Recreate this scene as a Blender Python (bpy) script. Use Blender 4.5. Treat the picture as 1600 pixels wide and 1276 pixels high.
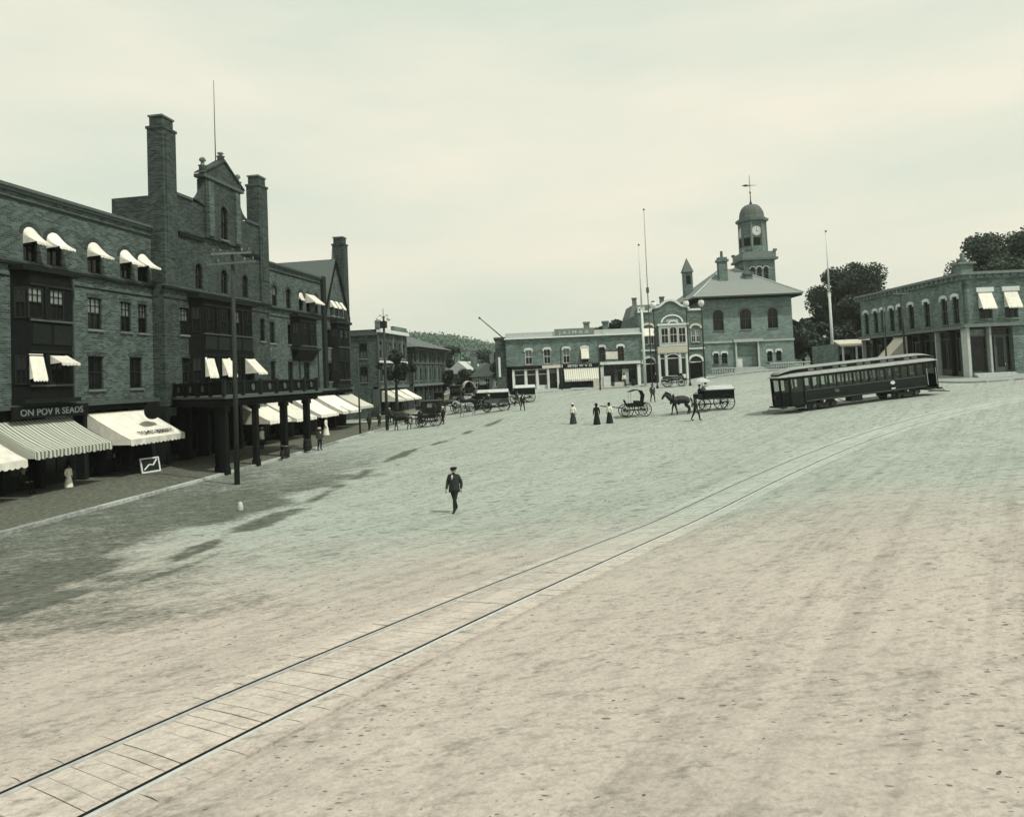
import bpy, bmesh, math, random
import numpy as np
from mathutils import Vector, Matrix
random.seed(7); rng = np.random.default_rng(7)
rad = math.radians
for o in list(bpy.data.objects): bpy.data.objects.remove(o)
sc = bpy.context.scene; COL = sc.collection

# ---------------------------------------------------------------- camera, sky, sun, exposure
YAW = rad(9.4)
cam = bpy.data.cameras.new('camera'); cam.sensor_width = 36; cam.lens = 1150/1600*36
cam.shift_y = -0.0625; cam.clip_end = 6000; cam.clip_start = .1
camo = bpy.data.objects.new('camera', cam); COL.objects.link(camo)
camo.matrix_world = (Matrix.Translation((0, 0, 5.2)) @ Matrix.Rotation(YAW, 4, 'Z')
                     @ Matrix.Rotation(rad(92.5), 4, 'X') @ Matrix.Rotation(-0.043, 4, 'Z'))
sc.camera = camo
SUN_EL, SUN_AZ = 55, 118            # azimuth: degrees clockwise from +Y, where the sun stands
w = bpy.data.worlds.new('World'); sc.world = w; w.use_nodes = True
nt = w.node_tree; nt.nodes.clear(); N = nt.nodes.new; LK = nt.links.new
sky = N('ShaderNodeTexSky'); sky.sky_type = 'NISHITA'; sky.sun_disc = False
sky.sun_elevation = rad(SUN_EL); sky.sun_rotation = rad(SUN_AZ); sky.air_density = 1.5; sky.dust_density = 4
b1 = N('ShaderNodeBackground'); b1.inputs[1].default_value = .1; LK(sky.outputs[0], b1.inputs[0])
tc = N('ShaderNodeTexCoord'); mp = N('ShaderNodeMapping'); mp.inputs['Scale'].default_value = (1.1, 1.1, 4.5)
mp.inputs['Location'].default_value = (.3, 1.7, .2)
LK(tc.outputs['Generated'], mp.inputs[0])
nz = N('ShaderNodeTexNoise'); nz.inputs['Scale'].default_value = 1.5; nz.inputs['Detail'].default_value = 6; nz.inputs['Roughness'].default_value = .5
LK(mp.outputs[0], nz.inputs[0])
cr = N('ShaderNodeValToRGB'); e = cr.color_ramp.elements
e[0].position = .34; e[0].color = (.745, .81, .68, 1); e[1].position = .66; e[1].color = (.965, .92, .755, 1)
LK(nz.outputs[0], cr.inputs[0])
b2 = N('ShaderNodeBackground'); b2.inputs[1].default_value = 1.0; LK(cr.outputs[0], b2.inputs[0])
mx = N('ShaderNodeMixShader'); mx.inputs[0].default_value = .93
LK(b1.outputs[0], mx.inputs[1]); LK(b2.outputs[0], mx.inputs[2])
wo = N('ShaderNodeOutputWorld'); LK(mx.outputs[0], wo.inputs[0])
sun = bpy.data.lights.new('sun', 'SUN'); sun.energy = 3.2; sun.angle = rad(2.0); sun.color = (1, .965, .84)
suno = bpy.data.objects.new('sun', sun); COL.objects.link(suno)
_a, _e = rad(SUN_AZ), rad(SUN_EL)
sdir = Vector((math.sin(_a)*math.cos(_e), math.cos(_a)*math.cos(_e), math.sin(_e)))
suno.rotation_euler = sdir.to_track_quat('Z', 'Y').to_euler()
sc.view_settings.view_transform = 'Standard'; sc.view_settings.look = 'None'
sc.view_settings.exposure = 0; sc.view_settings.gamma = 1
sc.cycles.max_bounces = 5; sc.cycles.diffuse_bounces = 2; sc.cycles.use_adaptive_sampling = True; sc.cycles.adaptive_threshold = .02; sc.cycles.use_denoising = True

# ---------------------------------------------------------------- helpers
class MB:
    """collects shapes, then links them as one mesh object"""
    def __init__(s, M=None): s.v = []; s.f = []; s.M = M
    def add(s, vs, fs):
        o = len(s.v)
        s.v += [tuple(s.M @ Vector(p)) for p in vs] if s.M is not None else [tuple(p) for p in vs]
        s.f += [tuple(i+o for i in q) for q in fs]; return s
    def box(s, x0, x1, y0, y1, z0, z1):
        return s.add([(x0,y0,z0),(x1,y0,z0),(x1,y1,z0),(x0,y1,z0),(x0,y0,z1),(x1,y0,z1),(x1,y1,z1),(x0,y1,z1)],
                     [(0,3,2,1),(4,5,6,7),(0,1,5,4),(1,2,6,5),(2,3,7,6),(3,0,4,7)])
    def prism(s, poly, y0, y1):
        n = len(poly)
        return s.add([(x,y0,z) for x,z in poly]+[(x,y1,z) for x,z in poly],
                     [tuple(range(n)), tuple(range(2*n-1, n-1, -1))]+[(i, i+n, (i+1)%n+n, (i+1)%n) for i in range(n)])
    def prismx(s, poly, x0, x1):      # poly in (y,z)
        n = len(poly)
        return s.add([(x0,y,z) for y,z in poly]+[(x1,y,z) for y,z in poly],
                     [tuple(range(n)), tuple(range(2*n-1, n-1, -1))]+[(i, i+n, (i+1)%n+n, (i+1)%n) for i in range(n)])
    def tube(s, p, q, r0, r1=None, n=8):
        r1 = r0 if r1 is None else r1; p, q = Vector(p), Vector(q); d = q-p
        if d.length < 1e-6: return s
        d.normalize(); a = d.orthogonal().normalized(); b = d.cross(a)
        vs = []
        for c, r in ((p, r0), (q, r1)):
            for i in range(n):
                t = 2*math.pi*i/n; vs.append(c+(a*math.cos(t)+b*math.sin(t))*r)
        return s.add(vs, [(i, (i+1)%n, (i+1)%n+n, i+n) for i in range(n)]+[tuple(range(n-1,-1,-1)), tuple(range(n, 2*n))])
    def path(s, pts, r, n=6):
        for a, b in zip(pts, pts[1:]): s.tube(a, b, r, r, n)
        return s
    def lathe(s, prof, c=(0,0), n=14, sx=1, sy=1, ph=0):
        vs = []; m = len(prof)
        for r, z in prof:
            for i in range(n):
                t = 2*math.pi*i/n+ph; vs.append((c[0]+r*sx*math.cos(t), c[1]+r*sy*math.sin(t), z))
        fs = [(j*n+i, j*n+(i+1)%n, (j+1)*n+(i+1)%n, (j+1)*n+i) for j in range(m-1) for i in range(n)]
        return s.add(vs, fs+[tuple(range(n-1,-1,-1)), tuple(range((m-1)*n, m*n))])
    def mesh(s, name, mat, smooth=False):
        me = bpy.data.meshes.new(name); me.from_pydata(s.v, [], s.f); me.update()
        if mat: me.materials.append(mat)
        if smooth: me.polygons.foreach_set('use_smooth', [True]*len(me.polygons))
        return me
    def build(s, name, mat, parent=None, smooth=False, loc=(0,0,0), rz=0):
        return put(name, s.mesh(name, mat, smooth), parent, loc, rz)
def put(name, me, parent=None, loc=(0,0,0), rz=0, ry=0, rx=0):
    o = bpy.data.objects.new(name, me); COL.objects.link(o); o.parent = parent
    o.location = loc; o.rotation_euler = (rx, ry, rz); return o
def tag(o, label, cat, group=None):
    o['label'] = label; o['category'] = cat
    if group: o['group'] = group
    return o
def thing(name, label, cat, loc=(0,0,0), rz=0, group=None):
    return tag(put(name, None, None, loc, rz), label, cat, group)
def struct(o): o['kind'] = 'structure'; return o
def G(X, Y, z=0):                      # square-frame position (axes turned by YAW) to world
    c, s = math.cos(YAW), math.sin(YAW); return (X*c-Y*s, X*s+Y*c, z)
def copy_tree(o, parent=None):
    c = o.copy(); COL.objects.link(c); c.parent = parent
    for ch in list(o.children): copy_tree(ch, c)
    return c

# ---------------------------------------------------------------- materials
MATS = {}
def mat(name, col, rough=.85, var=.25, scale=3.0, bump=.0, spec=.2, metal=0, stretch=(1,1,1)):
    if name in MATS: return MATS[name]
    m = bpy.data.materials.new(name); m.use_nodes = True; t = m.node_tree; p = t.nodes['Principled BSDF']
    p.inputs['Roughness'].default_value = rough; p.inputs['Specular IOR Level'].default_value = spec
    p.inputs['Metallic'].default_value = metal
    c = t.nodes.new('ShaderNodeTexCoord'); mp = t.nodes.new('ShaderNodeMapping'); mp.inputs['Scale'].default_value = stretch
    t.links.new(c.outputs['Object'], mp.inputs[0])
    n = t.nodes.new('ShaderNodeTexNoise'); n.inputs['Scale'].default_value = scale; n.inputs['Detail'].default_value = 6; n.inputs['Roughness'].default_value = .65
    t.links.new(mp.outputs[0], n.inputs[0])
    oi = t.nodes.new('ShaderNodeObjectInfo')
    ma = t.nodes.new('ShaderNodeMath'); ma.operation = 'MULTIPLY_ADD'; ma.inputs[1].default_value = .35; ma.inputs[2].default_value = -.17
    t.links.new(oi.outputs['Random'], ma.inputs[0])
    ad = t.nodes.new('ShaderNodeMath'); t.links.new(n.outputs[0], ad.inputs[0]); t.links.new(ma.outputs[0], ad.inputs[1])
    r = t.nodes.new('ShaderNodeValToRGB'); e = r.color_ramp.elements
    e[0].position = .28; e[1].position = .74
    e[0].color = tuple(x*(1-var) for x in col)+(1,); e[1].color = tuple(min(1, x*(1+var)) for x in col)+(1,)
    t.links.new(ad.outputs[0], r.inputs[0]); t.links.new(r.outputs[0], p.inputs['Base Color'])
    if bump:
        b = t.nodes.new('ShaderNodeBump'); b.inputs['Strength'].default_value = bump; b.inputs['Distance'].default_value = .03
        t.links.new(n.outputs[0], b.inputs['Height']); t.links.new(b.outputs[0], p.inputs['Normal'])
    MATS[name] = m; return m
def tone(L, g=1.0): return (L*(1-.13*g), L*(1+.07*g), L*(1+.03*g))
def btone(L): return (L*.82, L*1.115, L*1.05)
def brick(name, L, bw=.42, bh=.13, mort=1.35, var=.35):
    m = bpy.data.materials.new(name); m.use_nodes = True; t = m.node_tree; p = t.nodes['Principled BSDF']
    p.inputs['Roughness'].default_value = .9; p.inputs['Specular IOR Level'].default_value = .15
    c = t.nodes.new('ShaderNodeTexCoord'); sp = t.nodes.new('ShaderNodeSeparateXYZ'); t.links.new(c.outputs['Object'], sp.inputs[0])
    a = t.nodes.new('ShaderNodeMath'); t.links.new(sp.outputs[0], a.inputs[0]); t.links.new(sp.outputs[1], a.inputs[1])
    cb = t.nodes.new('ShaderNodeCombineXYZ'); t.links.new(a.outputs[0], cb.inputs[0]); t.links.new(sp.outputs[2], cb.inputs[1])
    br = t.nodes.new('ShaderNodeTexBrick'); br.inputs['Scale'].default_value = 1
    br.inputs['Brick Width'].default_value = bw; br.inputs['Row Height'].default_value = bh
    br.inputs['Mortar Size'].default_value = .016; br.inputs['Mortar Smooth'].default_value = .5; br.inputs['Bias'].default_value = -.1
    br.inputs['Color1'].default_value = btone(L*(1-var))+(1,); br.inputs['Color2'].default_value = btone(L*(1+var))+(1,)
    br.inputs['Mortar'].default_value = btone(L*mort)+(1,)
    t.links.new(cb.outputs[0], br.inputs[0])
    n = t.nodes.new('ShaderNodeTexNoise'); n.inputs['Scale'].default_value = .7; n.inputs['Detail'].default_value = 8; n.inputs['Roughness'].default_value = .7
    mp = t.nodes.new('ShaderNodeMapping'); mp.inputs['Scale'].default_value = (1, 1, .55)
    t.links.new(c.outputs['Object'], mp.inputs[0]); t.links.new(mp.outputs[0], n.inputs[0])
    r = t.nodes.new('ShaderNodeValToRGB'); e = r.color_ramp.elements; e[0].position = .3; e[1].position = .75
    e[0].color = (.7, .7, .7, 1); e[1].color = (1.3, 1.3, 1.3, 1); t.links.new(n.outputs[0], r.inputs[0])
    mx = t.nodes.new('ShaderNodeMix'); mx.data_type = 'RGBA'; mx.blend_type = 'MULTIPLY'; mx.inputs[0].default_value = 1
    t.links.new(br.outputs['Color'], mx.inputs[6]); t.links.new(r.outputs[0], mx.inputs[7]); t.links.new(mx.outputs[2], p.inputs['Base Color'])
    b = t.nodes.new('ShaderNodeBump'); b.inputs['Strength'].default_value = .7; b.inputs['Distance'].default_value = .03; b.invert = True
    t.links.new(br.outputs['Fac'], b.inputs['Height']); t.links.new(b.outputs[0], p.inputs['Normal'])
    MATS[name] = m; return m
def stripes(name, c1, c2, period=.22, axis=0):
    m = bpy.data.materials.new(name); m.use_nodes = True; t = m.node_tree; p = t.nodes['Principled BSDF']
    p.inputs['Roughness'].default_value = .95; p.inputs['Specular IOR Level'].default_value = .05
    c = t.nodes.new('ShaderNodeTexCoord'); sp = t.nodes.new('ShaderNodeSeparateXYZ'); t.links.new(c.outputs['Object'], sp.inputs[0])
    a = t.nodes.new('ShaderNodeMath'); a.operation = 'MULTIPLY'; a.inputs[1].default_value = 1/period; t.links.new(sp.outputs[axis], a.inputs[0])
    fr = t.nodes.new('ShaderNodeMath'); fr.operation = 'FRACT'; t.links.new(a.outputs[0], fr.inputs[0])
    gt = t.nodes.new('ShaderNodeMath'); gt.operation = 'GREATER_THAN'; gt.inputs[1].default_value = .5; t.links.new(fr.outputs[0], gt.inputs[0])
    mx = t.nodes.new('ShaderNodeMix'); mx.data_type = 'RGBA'; t.links.new(gt.outputs[0], mx.inputs[0])
    mx.inputs[6].default_value = c1+(1,); mx.inputs[7].default_value = c2+(1,); t.links.new(mx.outputs[2], p.inputs['Base Color'])
    MATS[name] = m; return m
HB = brick('hotel_brick', .09, .36, .12, 1.6, .5)
HB2 = brick('hotel_chimney_brick', .054, .36, .12, 1.6, .5)
CB = brick('block_brick', .165, .5, .15)
FB = brick('gabled_shop_brick', .14, .45, .14)
TB = brick('town_hall_brick', .225, .6, .2, 1.2, .2)
RB = brick('corner_block_brick', .165, .5, .16)
STONE = mat('pale_stone', tone(.42, .5), .9, .2, 4, .2)
DSTONE = mat('dark_stone', tone(.16), .9, .3, 4, .3)
DARK = mat('unlit_black', tone(.012), .95, .2)  # near-black colour stands in for the shade deep behind openings
WOOD = mat('dark_painted_wood', tone(.010, 1.2), .8, .3, 5, .1, .06)
WOOD2 = mat('brown_green_painted_wood', tone(.018, 1.2), .8, .35, 5, .1, .08)
TRIM = mat('weathered_trim', tone(.075, 1.2), .8, .3, 6, .1)
WHITE = mat('white_paint', tone(.62, .4), .7, .12, 5, .05)
CREAM = mat('cream_paint', (.52, .51, .44), .8, .15, 4, .05)
CANVAS = mat('white_canvas', (.70, .70, .63), .95, .2, 2.2, .6)
STRIPE = stripes('striped_canvas', (.50, .53, .46), (.15, .18, .16), .26)
STRIPE2 = stripes('fine_striped_canvas', (.62, .62, .55), (.40, .43, .38), .3)
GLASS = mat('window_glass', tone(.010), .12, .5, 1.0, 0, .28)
PALEGLASS = mat('pale_glass', tone(.16, .8), .15, .5, 2.0, 0, .5)  # pane colour set paler than the ordinary glass
BLIND = mat('roller_blind', tone(.34, .7), .9, .2, 3)
IRON = mat('black_iron', tone(.015), .5, .3, 8, 0, .4)
STEEL = mat('worn_steel', tone(.40, .2), .5, .25, 8, 0, .4, .0)
ROOF = mat('slate_roof', tone(.26, .7), .8, .25, 5, .3, .2, 0, (1, 1, 6))
DROOF = mat('dark_shingle_roof', tone(.13), .85, .3, 6, .3, .2, 0, (1, 1, 5))
TAR = mat('tar_roof', tone(.05), .95, .3, 2)
KERB = mat('kerb_granite', tone(.33, .5), .9, .45, 4, .4)
WALK = mat('pavement_brick', (.125, .138, .112), .95, .6, 5, .6)
PALEWALK = mat('pale_pavement', tone(.34, .6), .95, .2, 2.5, .3)
LETTER = mat('sign_lettering', tone(.16, .8), .8, .2, 8)
BLACKL = mat('black_lettering', tone(.02), .8, .2, 8)
POLE = mat('weathered_pole_wood', tone(.045, 1.0), .9, .4, 4, .3, .1, 0, (4, 4, .4))
POLEW = mat('white_painted_pole', tone(.55, .6), .8, .15, 5)
# ---------------------------------------------------------------- the ground
CP = [(-7.3, 28.3, 0.0), (-5.5, 63.4, 0.93), (4.5, 59.3, 1.15), (10.2, 58.5, 1.45), (23.7, 63.6, 2.38), (-25.0, 25.0, -0.12), (-25.0, 57.0, 0.15), (-25.0, 82.0, 0.4), (-33.0, 34.0, -0.05), (-33.0, 80.0, 0.4), (-25.0, 10.0, -0.1), (-33.0, 110.0, 0.9), (-4.8, 9.1, 1.1), (0.0, 0.0, 1.25), (0.0, -12.0, 1.3), (14.0, 2.0, 1.4), (4.7, 10.4, 1.6), (7.7, 16.6, 2.0), (-0.1, 22.6, 0.6), (-11.8, 75.6, 1.6), (-18.5, 102.4, 3.0), (0.8, 105.5, 3.1), (9.3, 109.0, 3.8), (16.9, 112.3, 4.4), (24.8, 113.6, 4.6), (31.2, 75.1, 3.05), (47.9, 77.9, 3.6), (26.7, 95.7, 4.0), (27.5, 69.4, 2.5), (37.9, 107.6, 4.8), (-41.0, 125.0, 1.8), (-4.8, 151.3, 4), (26.5, 146.3, 5), (-11.8, 13.6, 0.2), (-12.0, 14.0, 0.5), (-12.0, 45.0, 0.1), (-50.0, 60.0, 0.2), (30.0, 20.0, 1.9), (45.0, 10.0, 2.0), (-24.9, 71.3, 0.35)]
_P = np.array([(a, b) for a, b, c in CP]); _Z = np.array([c for a, b, c in CP])
def _U(r2): return np.where(r2 > 1e-9, r2*np.log(np.maximum(r2, 1e-9)), 0)
_n = len(_P); _K = _U(((_P[:, None]-_P[None])**2).sum(-1))+np.eye(_n)*30.0
_A = np.zeros((_n+3, _n+3)); _A[:_n, :_n] = _K; _A[:_n, _n] = 1; _A[:_n, _n+1:] = _P; _A[_n, :_n] = 1; _A[_n+1:, :_n] = _P.T
_S = np.linalg.solve(_A, np.r_[_Z, 0, 0, 0])
def gz(x, y):
    q = np.stack(np.broadcast_arrays(np.asarray(x, float), np.asarray(y, float)), -1)
    r = ((q[..., None, :]-_P)**2).sum(-1)
    z = _U(r) @ _S[:_n]+_S[_n]+q @ _S[_n+1:]
    d = np.hypot(q[..., 0]+5, q[..., 1]-62); t = np.clip((d-95)/70, 0, 1); t = t*t*(3-2*t)
    z = np.clip(z, -2, 7)
    return z*(1-t)+1.5*t
def g(x, y): return float(gz(x, y))
_perm = rng.random((256, 256))
def vn(x, y):
    xi = np.floor(x).astype(int); yi = np.floor(y).astype(int); fx = x-xi; fy = y-yi
    fx = fx*fx*(3-2*fx); fy = fy*fy*(3-2*fy); P = lambda a, b: _perm[a & 255, b & 255]
    return (P(xi, yi)*(1-fx)+P(xi+1, yi)*fx)*(1-fy)+(P(xi, yi+1)*(1-fx)+P(xi+1, yi+1)*fx)*fy
def fbm(x, y, o=4):
    s = 0; a = .5
    for i in range(o): s = s+a*vn(x*2**i+17*i, y*2**i+5*i); a *= .5
    return s
def segdist(x, y, pts):
    d = np.full(np.shape(x), 1e9)
    for (ax, ay), (bx, by) in zip(pts, pts[1:]):
        ux, uy = bx-ax, by-ay; t = np.clip(((x-ax)*ux+(y-ay)*uy)/(ux*ux+uy*uy), 0, 1)
        d = np.minimum(d, np.hypot(x-ax-t*ux, y-ay-t*uy))
    return d
# centre line of the street railway
RAIL_CL = [(-8.9, 1.2), (-7.0, 5.2), (-5.7, 7.95), (-4.5, 10.5), (-3.2, 13.3), (-1.4, 17.0), (.75, 21.6), (3.0, 26.3), (5.2, 30.6), (8.3, 36.1), (11.6, 41.2), (14.6, 45.2),
           (17.8, 48.9), (21.2, 52.2), (24.9, 55.0), (29.0, 57.4), (34, 59.6), (40, 61.6)]
def smooth_line(pts, step):
    P = np.array(pts, float)
    for _ in range(4):
        Q = [P[0]]
        for a, b in zip(P, P[1:]): Q += [a*.75+b*.25, a*.25+b*.75]
        Q.append(P[-1]); P = np.array(Q)
    s = np.r_[0, np.cumsum(np.hypot(*np.diff(P, axis=0).T))]
    t = np.arange(0, s[-1], step); return np.stack([np.interp(t, s, P[:, 0]), np.interp(t, s, P[:, 1])], 1)
CLINE = smooth_line(RAIL_CL, .25)
GUT = [(-17, 8), (-14.9, 15.2), (-14.2, 20), (-14.7, 25.2), (-15.1, 32.7), (-15.9, 42), (-16.3, 51.2), (-14.6, 60.3), (-13, 70)]
def axis(parts):
    out = []
    for a, b, s in parts: out += list(np.arange(a, b, s))
    return np.array(out)
_far = [200, 260, 340, 460, 650, 950, 1500, 2600]
xs = np.r_[[-v for v in _far[::-1]], axis([(-150, -60, 6), (-60, -18, .6), (-18, 28, .16), (28, 50, .5), (50, 150, 5)]), _far]
ys = np.r_[[-600, -250, -100, -50, -20], axis([(-8, 4, 1), (4, 22, .13), (22, 45, .2), (45, 60, .25), (60, 115, .6), (115, 190, 4)]), [v+20 for v in _far]]
XX, YY = np.meshgrid(xs, ys); ZZ = gz(XX, YY)
_c, _s = .435, .9
al = XX*_c+YY*_s; ac = XX*_s-YY*_c                  # along and across the rails
near = np.clip(1-(np.hypot(XX, YY)-20)/50, 0, 1)
dtr = segdist(XX, YY, [tuple(p) for p in CLINE[::6]])
dg = segdist(XX, YY, GUT)
relief = .03*(fbm(al*.22, ac*1.1)-.45)+.02*(fbm(XX*.9, YY*.9)-.45)+.03*(fbm(XX*2.6+9, YY*2.6)-.45)
pits = -.02*np.clip(fbm(al*1.7+40, ac*3.6, 2)-.50, 0, 1)*4*.5
relief = relief+pits
relief = relief*np.clip((dtr-1.4)/.6, 0, 1)*near-.035*np.clip(1-dg/.9, 0, 1)*np.clip(fbm(al*.3, ac*.3)*2-.6, 0, 1)
nearkerb = np.clip((XX+25.6)/1.5, 0, 1)
ZZ = ZZ+relief*nearkerb-.04*np.clip(1-(dtr-1.12)/.22, 0, 1)
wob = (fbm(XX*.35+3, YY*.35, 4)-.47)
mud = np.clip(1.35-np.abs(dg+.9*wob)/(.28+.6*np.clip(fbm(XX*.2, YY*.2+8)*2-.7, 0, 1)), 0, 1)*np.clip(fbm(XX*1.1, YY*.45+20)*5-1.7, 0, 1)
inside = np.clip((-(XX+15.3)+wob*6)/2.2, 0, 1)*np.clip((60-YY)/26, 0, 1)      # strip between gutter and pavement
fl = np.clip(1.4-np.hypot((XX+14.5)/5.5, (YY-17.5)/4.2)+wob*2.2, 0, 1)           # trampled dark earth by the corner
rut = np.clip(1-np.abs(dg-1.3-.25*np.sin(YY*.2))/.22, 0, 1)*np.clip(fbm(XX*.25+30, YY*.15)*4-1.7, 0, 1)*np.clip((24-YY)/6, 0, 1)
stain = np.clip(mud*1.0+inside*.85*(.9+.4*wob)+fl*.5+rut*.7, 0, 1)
me = bpy.data.meshes.new('ground'); nx, ny = len(xs), len(ys)
me.vertices.add(nx*ny); me.vertices.foreach_set('co', np.stack([XX, YY, ZZ], -1).ravel())
ii = (np.arange(ny-1)[:, None]*nx+np.arange(nx-1)[None]).ravel()
qd = np.stack([ii, ii+1, ii+nx+1, ii+nx], 1)
me.loops.add(qd.size); me.loops.foreach_set('vertex_index', qd.ravel())
me.polygons.add(len(qd)); me.polygons.foreach_set('loop_start', np.arange(0, qd.size, 4))
me.polygons.foreach_set('use_smooth', np.ones(len(qd), bool)); me.update()
at = me.attributes.new('stain', 'FLOAT', 'POINT'); at.data.foreach_set('value', stain.ravel())
def ground_mat(name='packed_earth', pits=True, gain=1.0):
    m = bpy.data.materials.new(name); m.use_nodes = True; t = m.node_tree; p = t.nodes['Principled BSDF']; n = t.nodes.new; k = t.links.new
    p.inputs['Roughness'].default_value = 1; p.inputs['Specular IOR Level'].default_value = .05
    c = n('ShaderNodeTexCoord'); sp = n('ShaderNodeSeparateXYZ'); k(c.outputs['Object'], sp.inputs[0])
    def noise(scale, det, stretch=(1, 1, 1), rot=0, rough=.6):
        mp = n('ShaderNodeMapping'); mp.vector_type = 'TEXTURE'; mp.inputs['Rotation'].default_value = (0, 0, rot)
        mp.inputs['Scale'].default_value = stretch; k(c.outputs['Object'], mp.inputs[0])
        z = n('ShaderNodeTexNoise'); z.inputs['Scale'].default_value = scale; z.inputs['Detail'].default_value = det; z.inputs['Roughness'].default_value = rough
        k(mp.outputs[0], z.inputs[0]); return z.outputs[0]
    def ramp(s, a, b, ca, cb):
        r = n('ShaderNodeValToRGB'); e = r.color_ramp.elements; e[0].position = a; e[1].position = b
        e[0].color = ca+(1,); e[1].color = cb+(1,); k(s, r.inputs[0]); return r.outputs[0]
    def mul(a, b, f=1):
        x = n('ShaderNodeMix'); x.data_type = 'RGBA'; x.blend_type = 'MULTIPLY'; x.inputs[0].default_value = f; k(a, x.inputs[6]); k(b, x.inputs[7]); return x.outputs[2]
    n1 = noise(.12, 5)
    ma = n('ShaderNodeMath'); ma.operation = 'MULTIPLY_ADD'; ma.inputs[1].default_value = 14; k(n1, ma.inputs[0]); k(sp.outputs[1], ma.inputs[2])
    mr = n('ShaderNodeMapRange'); mr.inputs[1].default_value = 20; mr.inputs[2].default_value = 33; k(ma.outputs[0], mr.inputs[0])
    mx = n('ShaderNodeMix'); mx.data_type = 'RGBA'; k(mr.outputs[0], mx.inputs[0])
    mx.inputs[6].default_value = tuple(q*gain for q in (.455, .418, .382))+(1,); mx.inputs[7].default_value = tuple(q*gain for q in (.35, .396, .366))+(1,)
    col = mul(mx.outputs[2], ramp(noise(.3, 8, rough=.7), .25, .75, (.90,)*3, (1.07,)*3))
    st = noise(1.3, 5, (16, .55, 1), math.atan2(.9, .435), .65)
    col = mul(col, ramp(st, .38, .52, (.78,)*3, (1.03,)*3), .55)
    st2 = noise(1.2, 3, (.9, .28, 1), math.atan2(.9, .435)-.75, .5)
    col = mul(col, ramp(st2, .28, .40, (.6,)*3, (1.0,)*3), .45)
    fi = noise(16, 8, rough=.8); col = mul(col, ramp(fi, .3, .68, (.66,)*3, (1.16,)*3), .85)
    def hoof(scale, keep, rmax, dark, seed, stretch=(1, 1, 1)):
        mp = n('ShaderNodeMapping'); mp.inputs['Location'].default_value = (seed, seed*.7, 0); mp.inputs['Scale'].default_value = stretch; k(c.outputs['Object'], mp.inputs[0])
        wv = n('ShaderNodeTexNoise'); wv.inputs['Scale'].default_value = scale*1.6; k(mp.outputs[0], wv.inputs[0])
        mv = n('ShaderNodeVectorMath'); mv.operation = 'MULTIPLY_ADD'; k(wv.outputs['Color'], mv.inputs[0]); mv.inputs[1].default_value = (.35/scale,)*3; k(mp.outputs[0], mv.inputs[2])
        fl = n('ShaderNodeVectorMath'); fl.operation = 'MULTIPLY'; k(mv.outputs[0], fl.inputs[0]); fl.inputs[1].default_value = (1, 1, 0)
        v = n('ShaderNodeTexVoronoi'); v.voronoi_dimensions = '2D'; v.inputs['Scale'].default_value = scale; k(fl.outputs[0], v.inputs['Vector'])
        sr = n('ShaderNodeSeparateColor'); k(v.outputs['Color'], sr.inputs[0])
        cl = noise(.28, 3); cm = n('ShaderNodeMath'); cm.operation = 'MULTIPLY_ADD'; k(cl, cm.inputs[0]); cm.inputs[1].default_value = -1.6; cm.inputs[2].default_value = .8+1-keep
        gt = n('ShaderNodeMath'); gt.operation = 'GREATER_THAN'; k(sr.outputs[0], gt.inputs[0]); k(cm.outputs[0], gt.inputs[1])
        rr = n('ShaderNodeMath'); rr.operation = 'MULTIPLY_ADD'; k(sr.outputs[1], rr.inputs[0]); rr.inputs[1].default_value = rmax*.7; rr.inputs[2].default_value = rmax*.3
        dv_ = n('ShaderNodeMath'); dv_.operation = 'DIVIDE'; k(v.outputs['Distance'], dv_.inputs[0]); k(rr.outputs[0], dv_.inputs[1])
        m1 = n('ShaderNodeMapRange'); m1.inputs[1].default_value = .7; m1.inputs[2].default_value = 1.05; m1.inputs[3].default_value = 1; m1.inputs[4].default_value = 0; k(dv_.outputs[0], m1.inputs[0])
        mm = n('ShaderNodeMath'); mm.operation = 'MULTIPLY'; k(m1.outputs[0], mm.inputs[0]); k(gt.outputs[0], mm.inputs[1])
        return mm.outputs[0], ramp(mm.outputs[0], 0, 1, (1,)*3, (dark,)*3)
    hts = []
    col = mul(col, ramp(noise(2.3, 4, (1.3, .8, 1), YAW+.15, .6), .36, .48, (.65,)*3, (1.03,)*3), .28)
    col = mul(col, ramp(noise(5.5, 4, (1.5, .7, 1), YAW+.15, .6), .36, .48, (.62,)*3, (1.04,)*3), .42)
    if pits:
        for args in ((3.0, .12, .13, .4, 0, (.75, 1.4, 1)), (6.5, .2, .18, .48, 11, (.7, 1.5, 1)), (1.6, .12, .09, .5, 5, (.7, 2.0, 1))):
            h_, cc = hoof(*args); col = mul(col, cc); hts.append(h_)
    if pits:
        h_, cc = hoof(1.25, .5, .19, .42, 23, (.55, 1.5, 1)); xm = n('ShaderNodeMix'); xm.data_type = 'RGBA'; k(mr.outputs[0], xm.inputs[0]); k(col, xm.inputs[6]); k(mul(col, cc), xm.inputs[7]); col = xm.outputs[2]
        h_, cc = hoof(2.6, .55, .2, .42, 31, (.6, 1.4, 1)); xm = n('ShaderNodeMix'); xm.data_type = 'RGBA'; k(mr.outputs[0], xm.inputs[0]); k(col, xm.inputs[6]); k(mul(col, cc), xm.inputs[7]); col = xm.outputs[2]
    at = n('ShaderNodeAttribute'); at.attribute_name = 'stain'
    na = n('ShaderNodeMath'); na.operation = 'MULTIPLY_ADD'; k(noise(1.1, 8, (1.6, .8, 1), YAW+.4, .72), na.inputs[0]); na.inputs[1].default_value = 1.5; k(at.outputs['Fac'], na.inputs[2])
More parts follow.
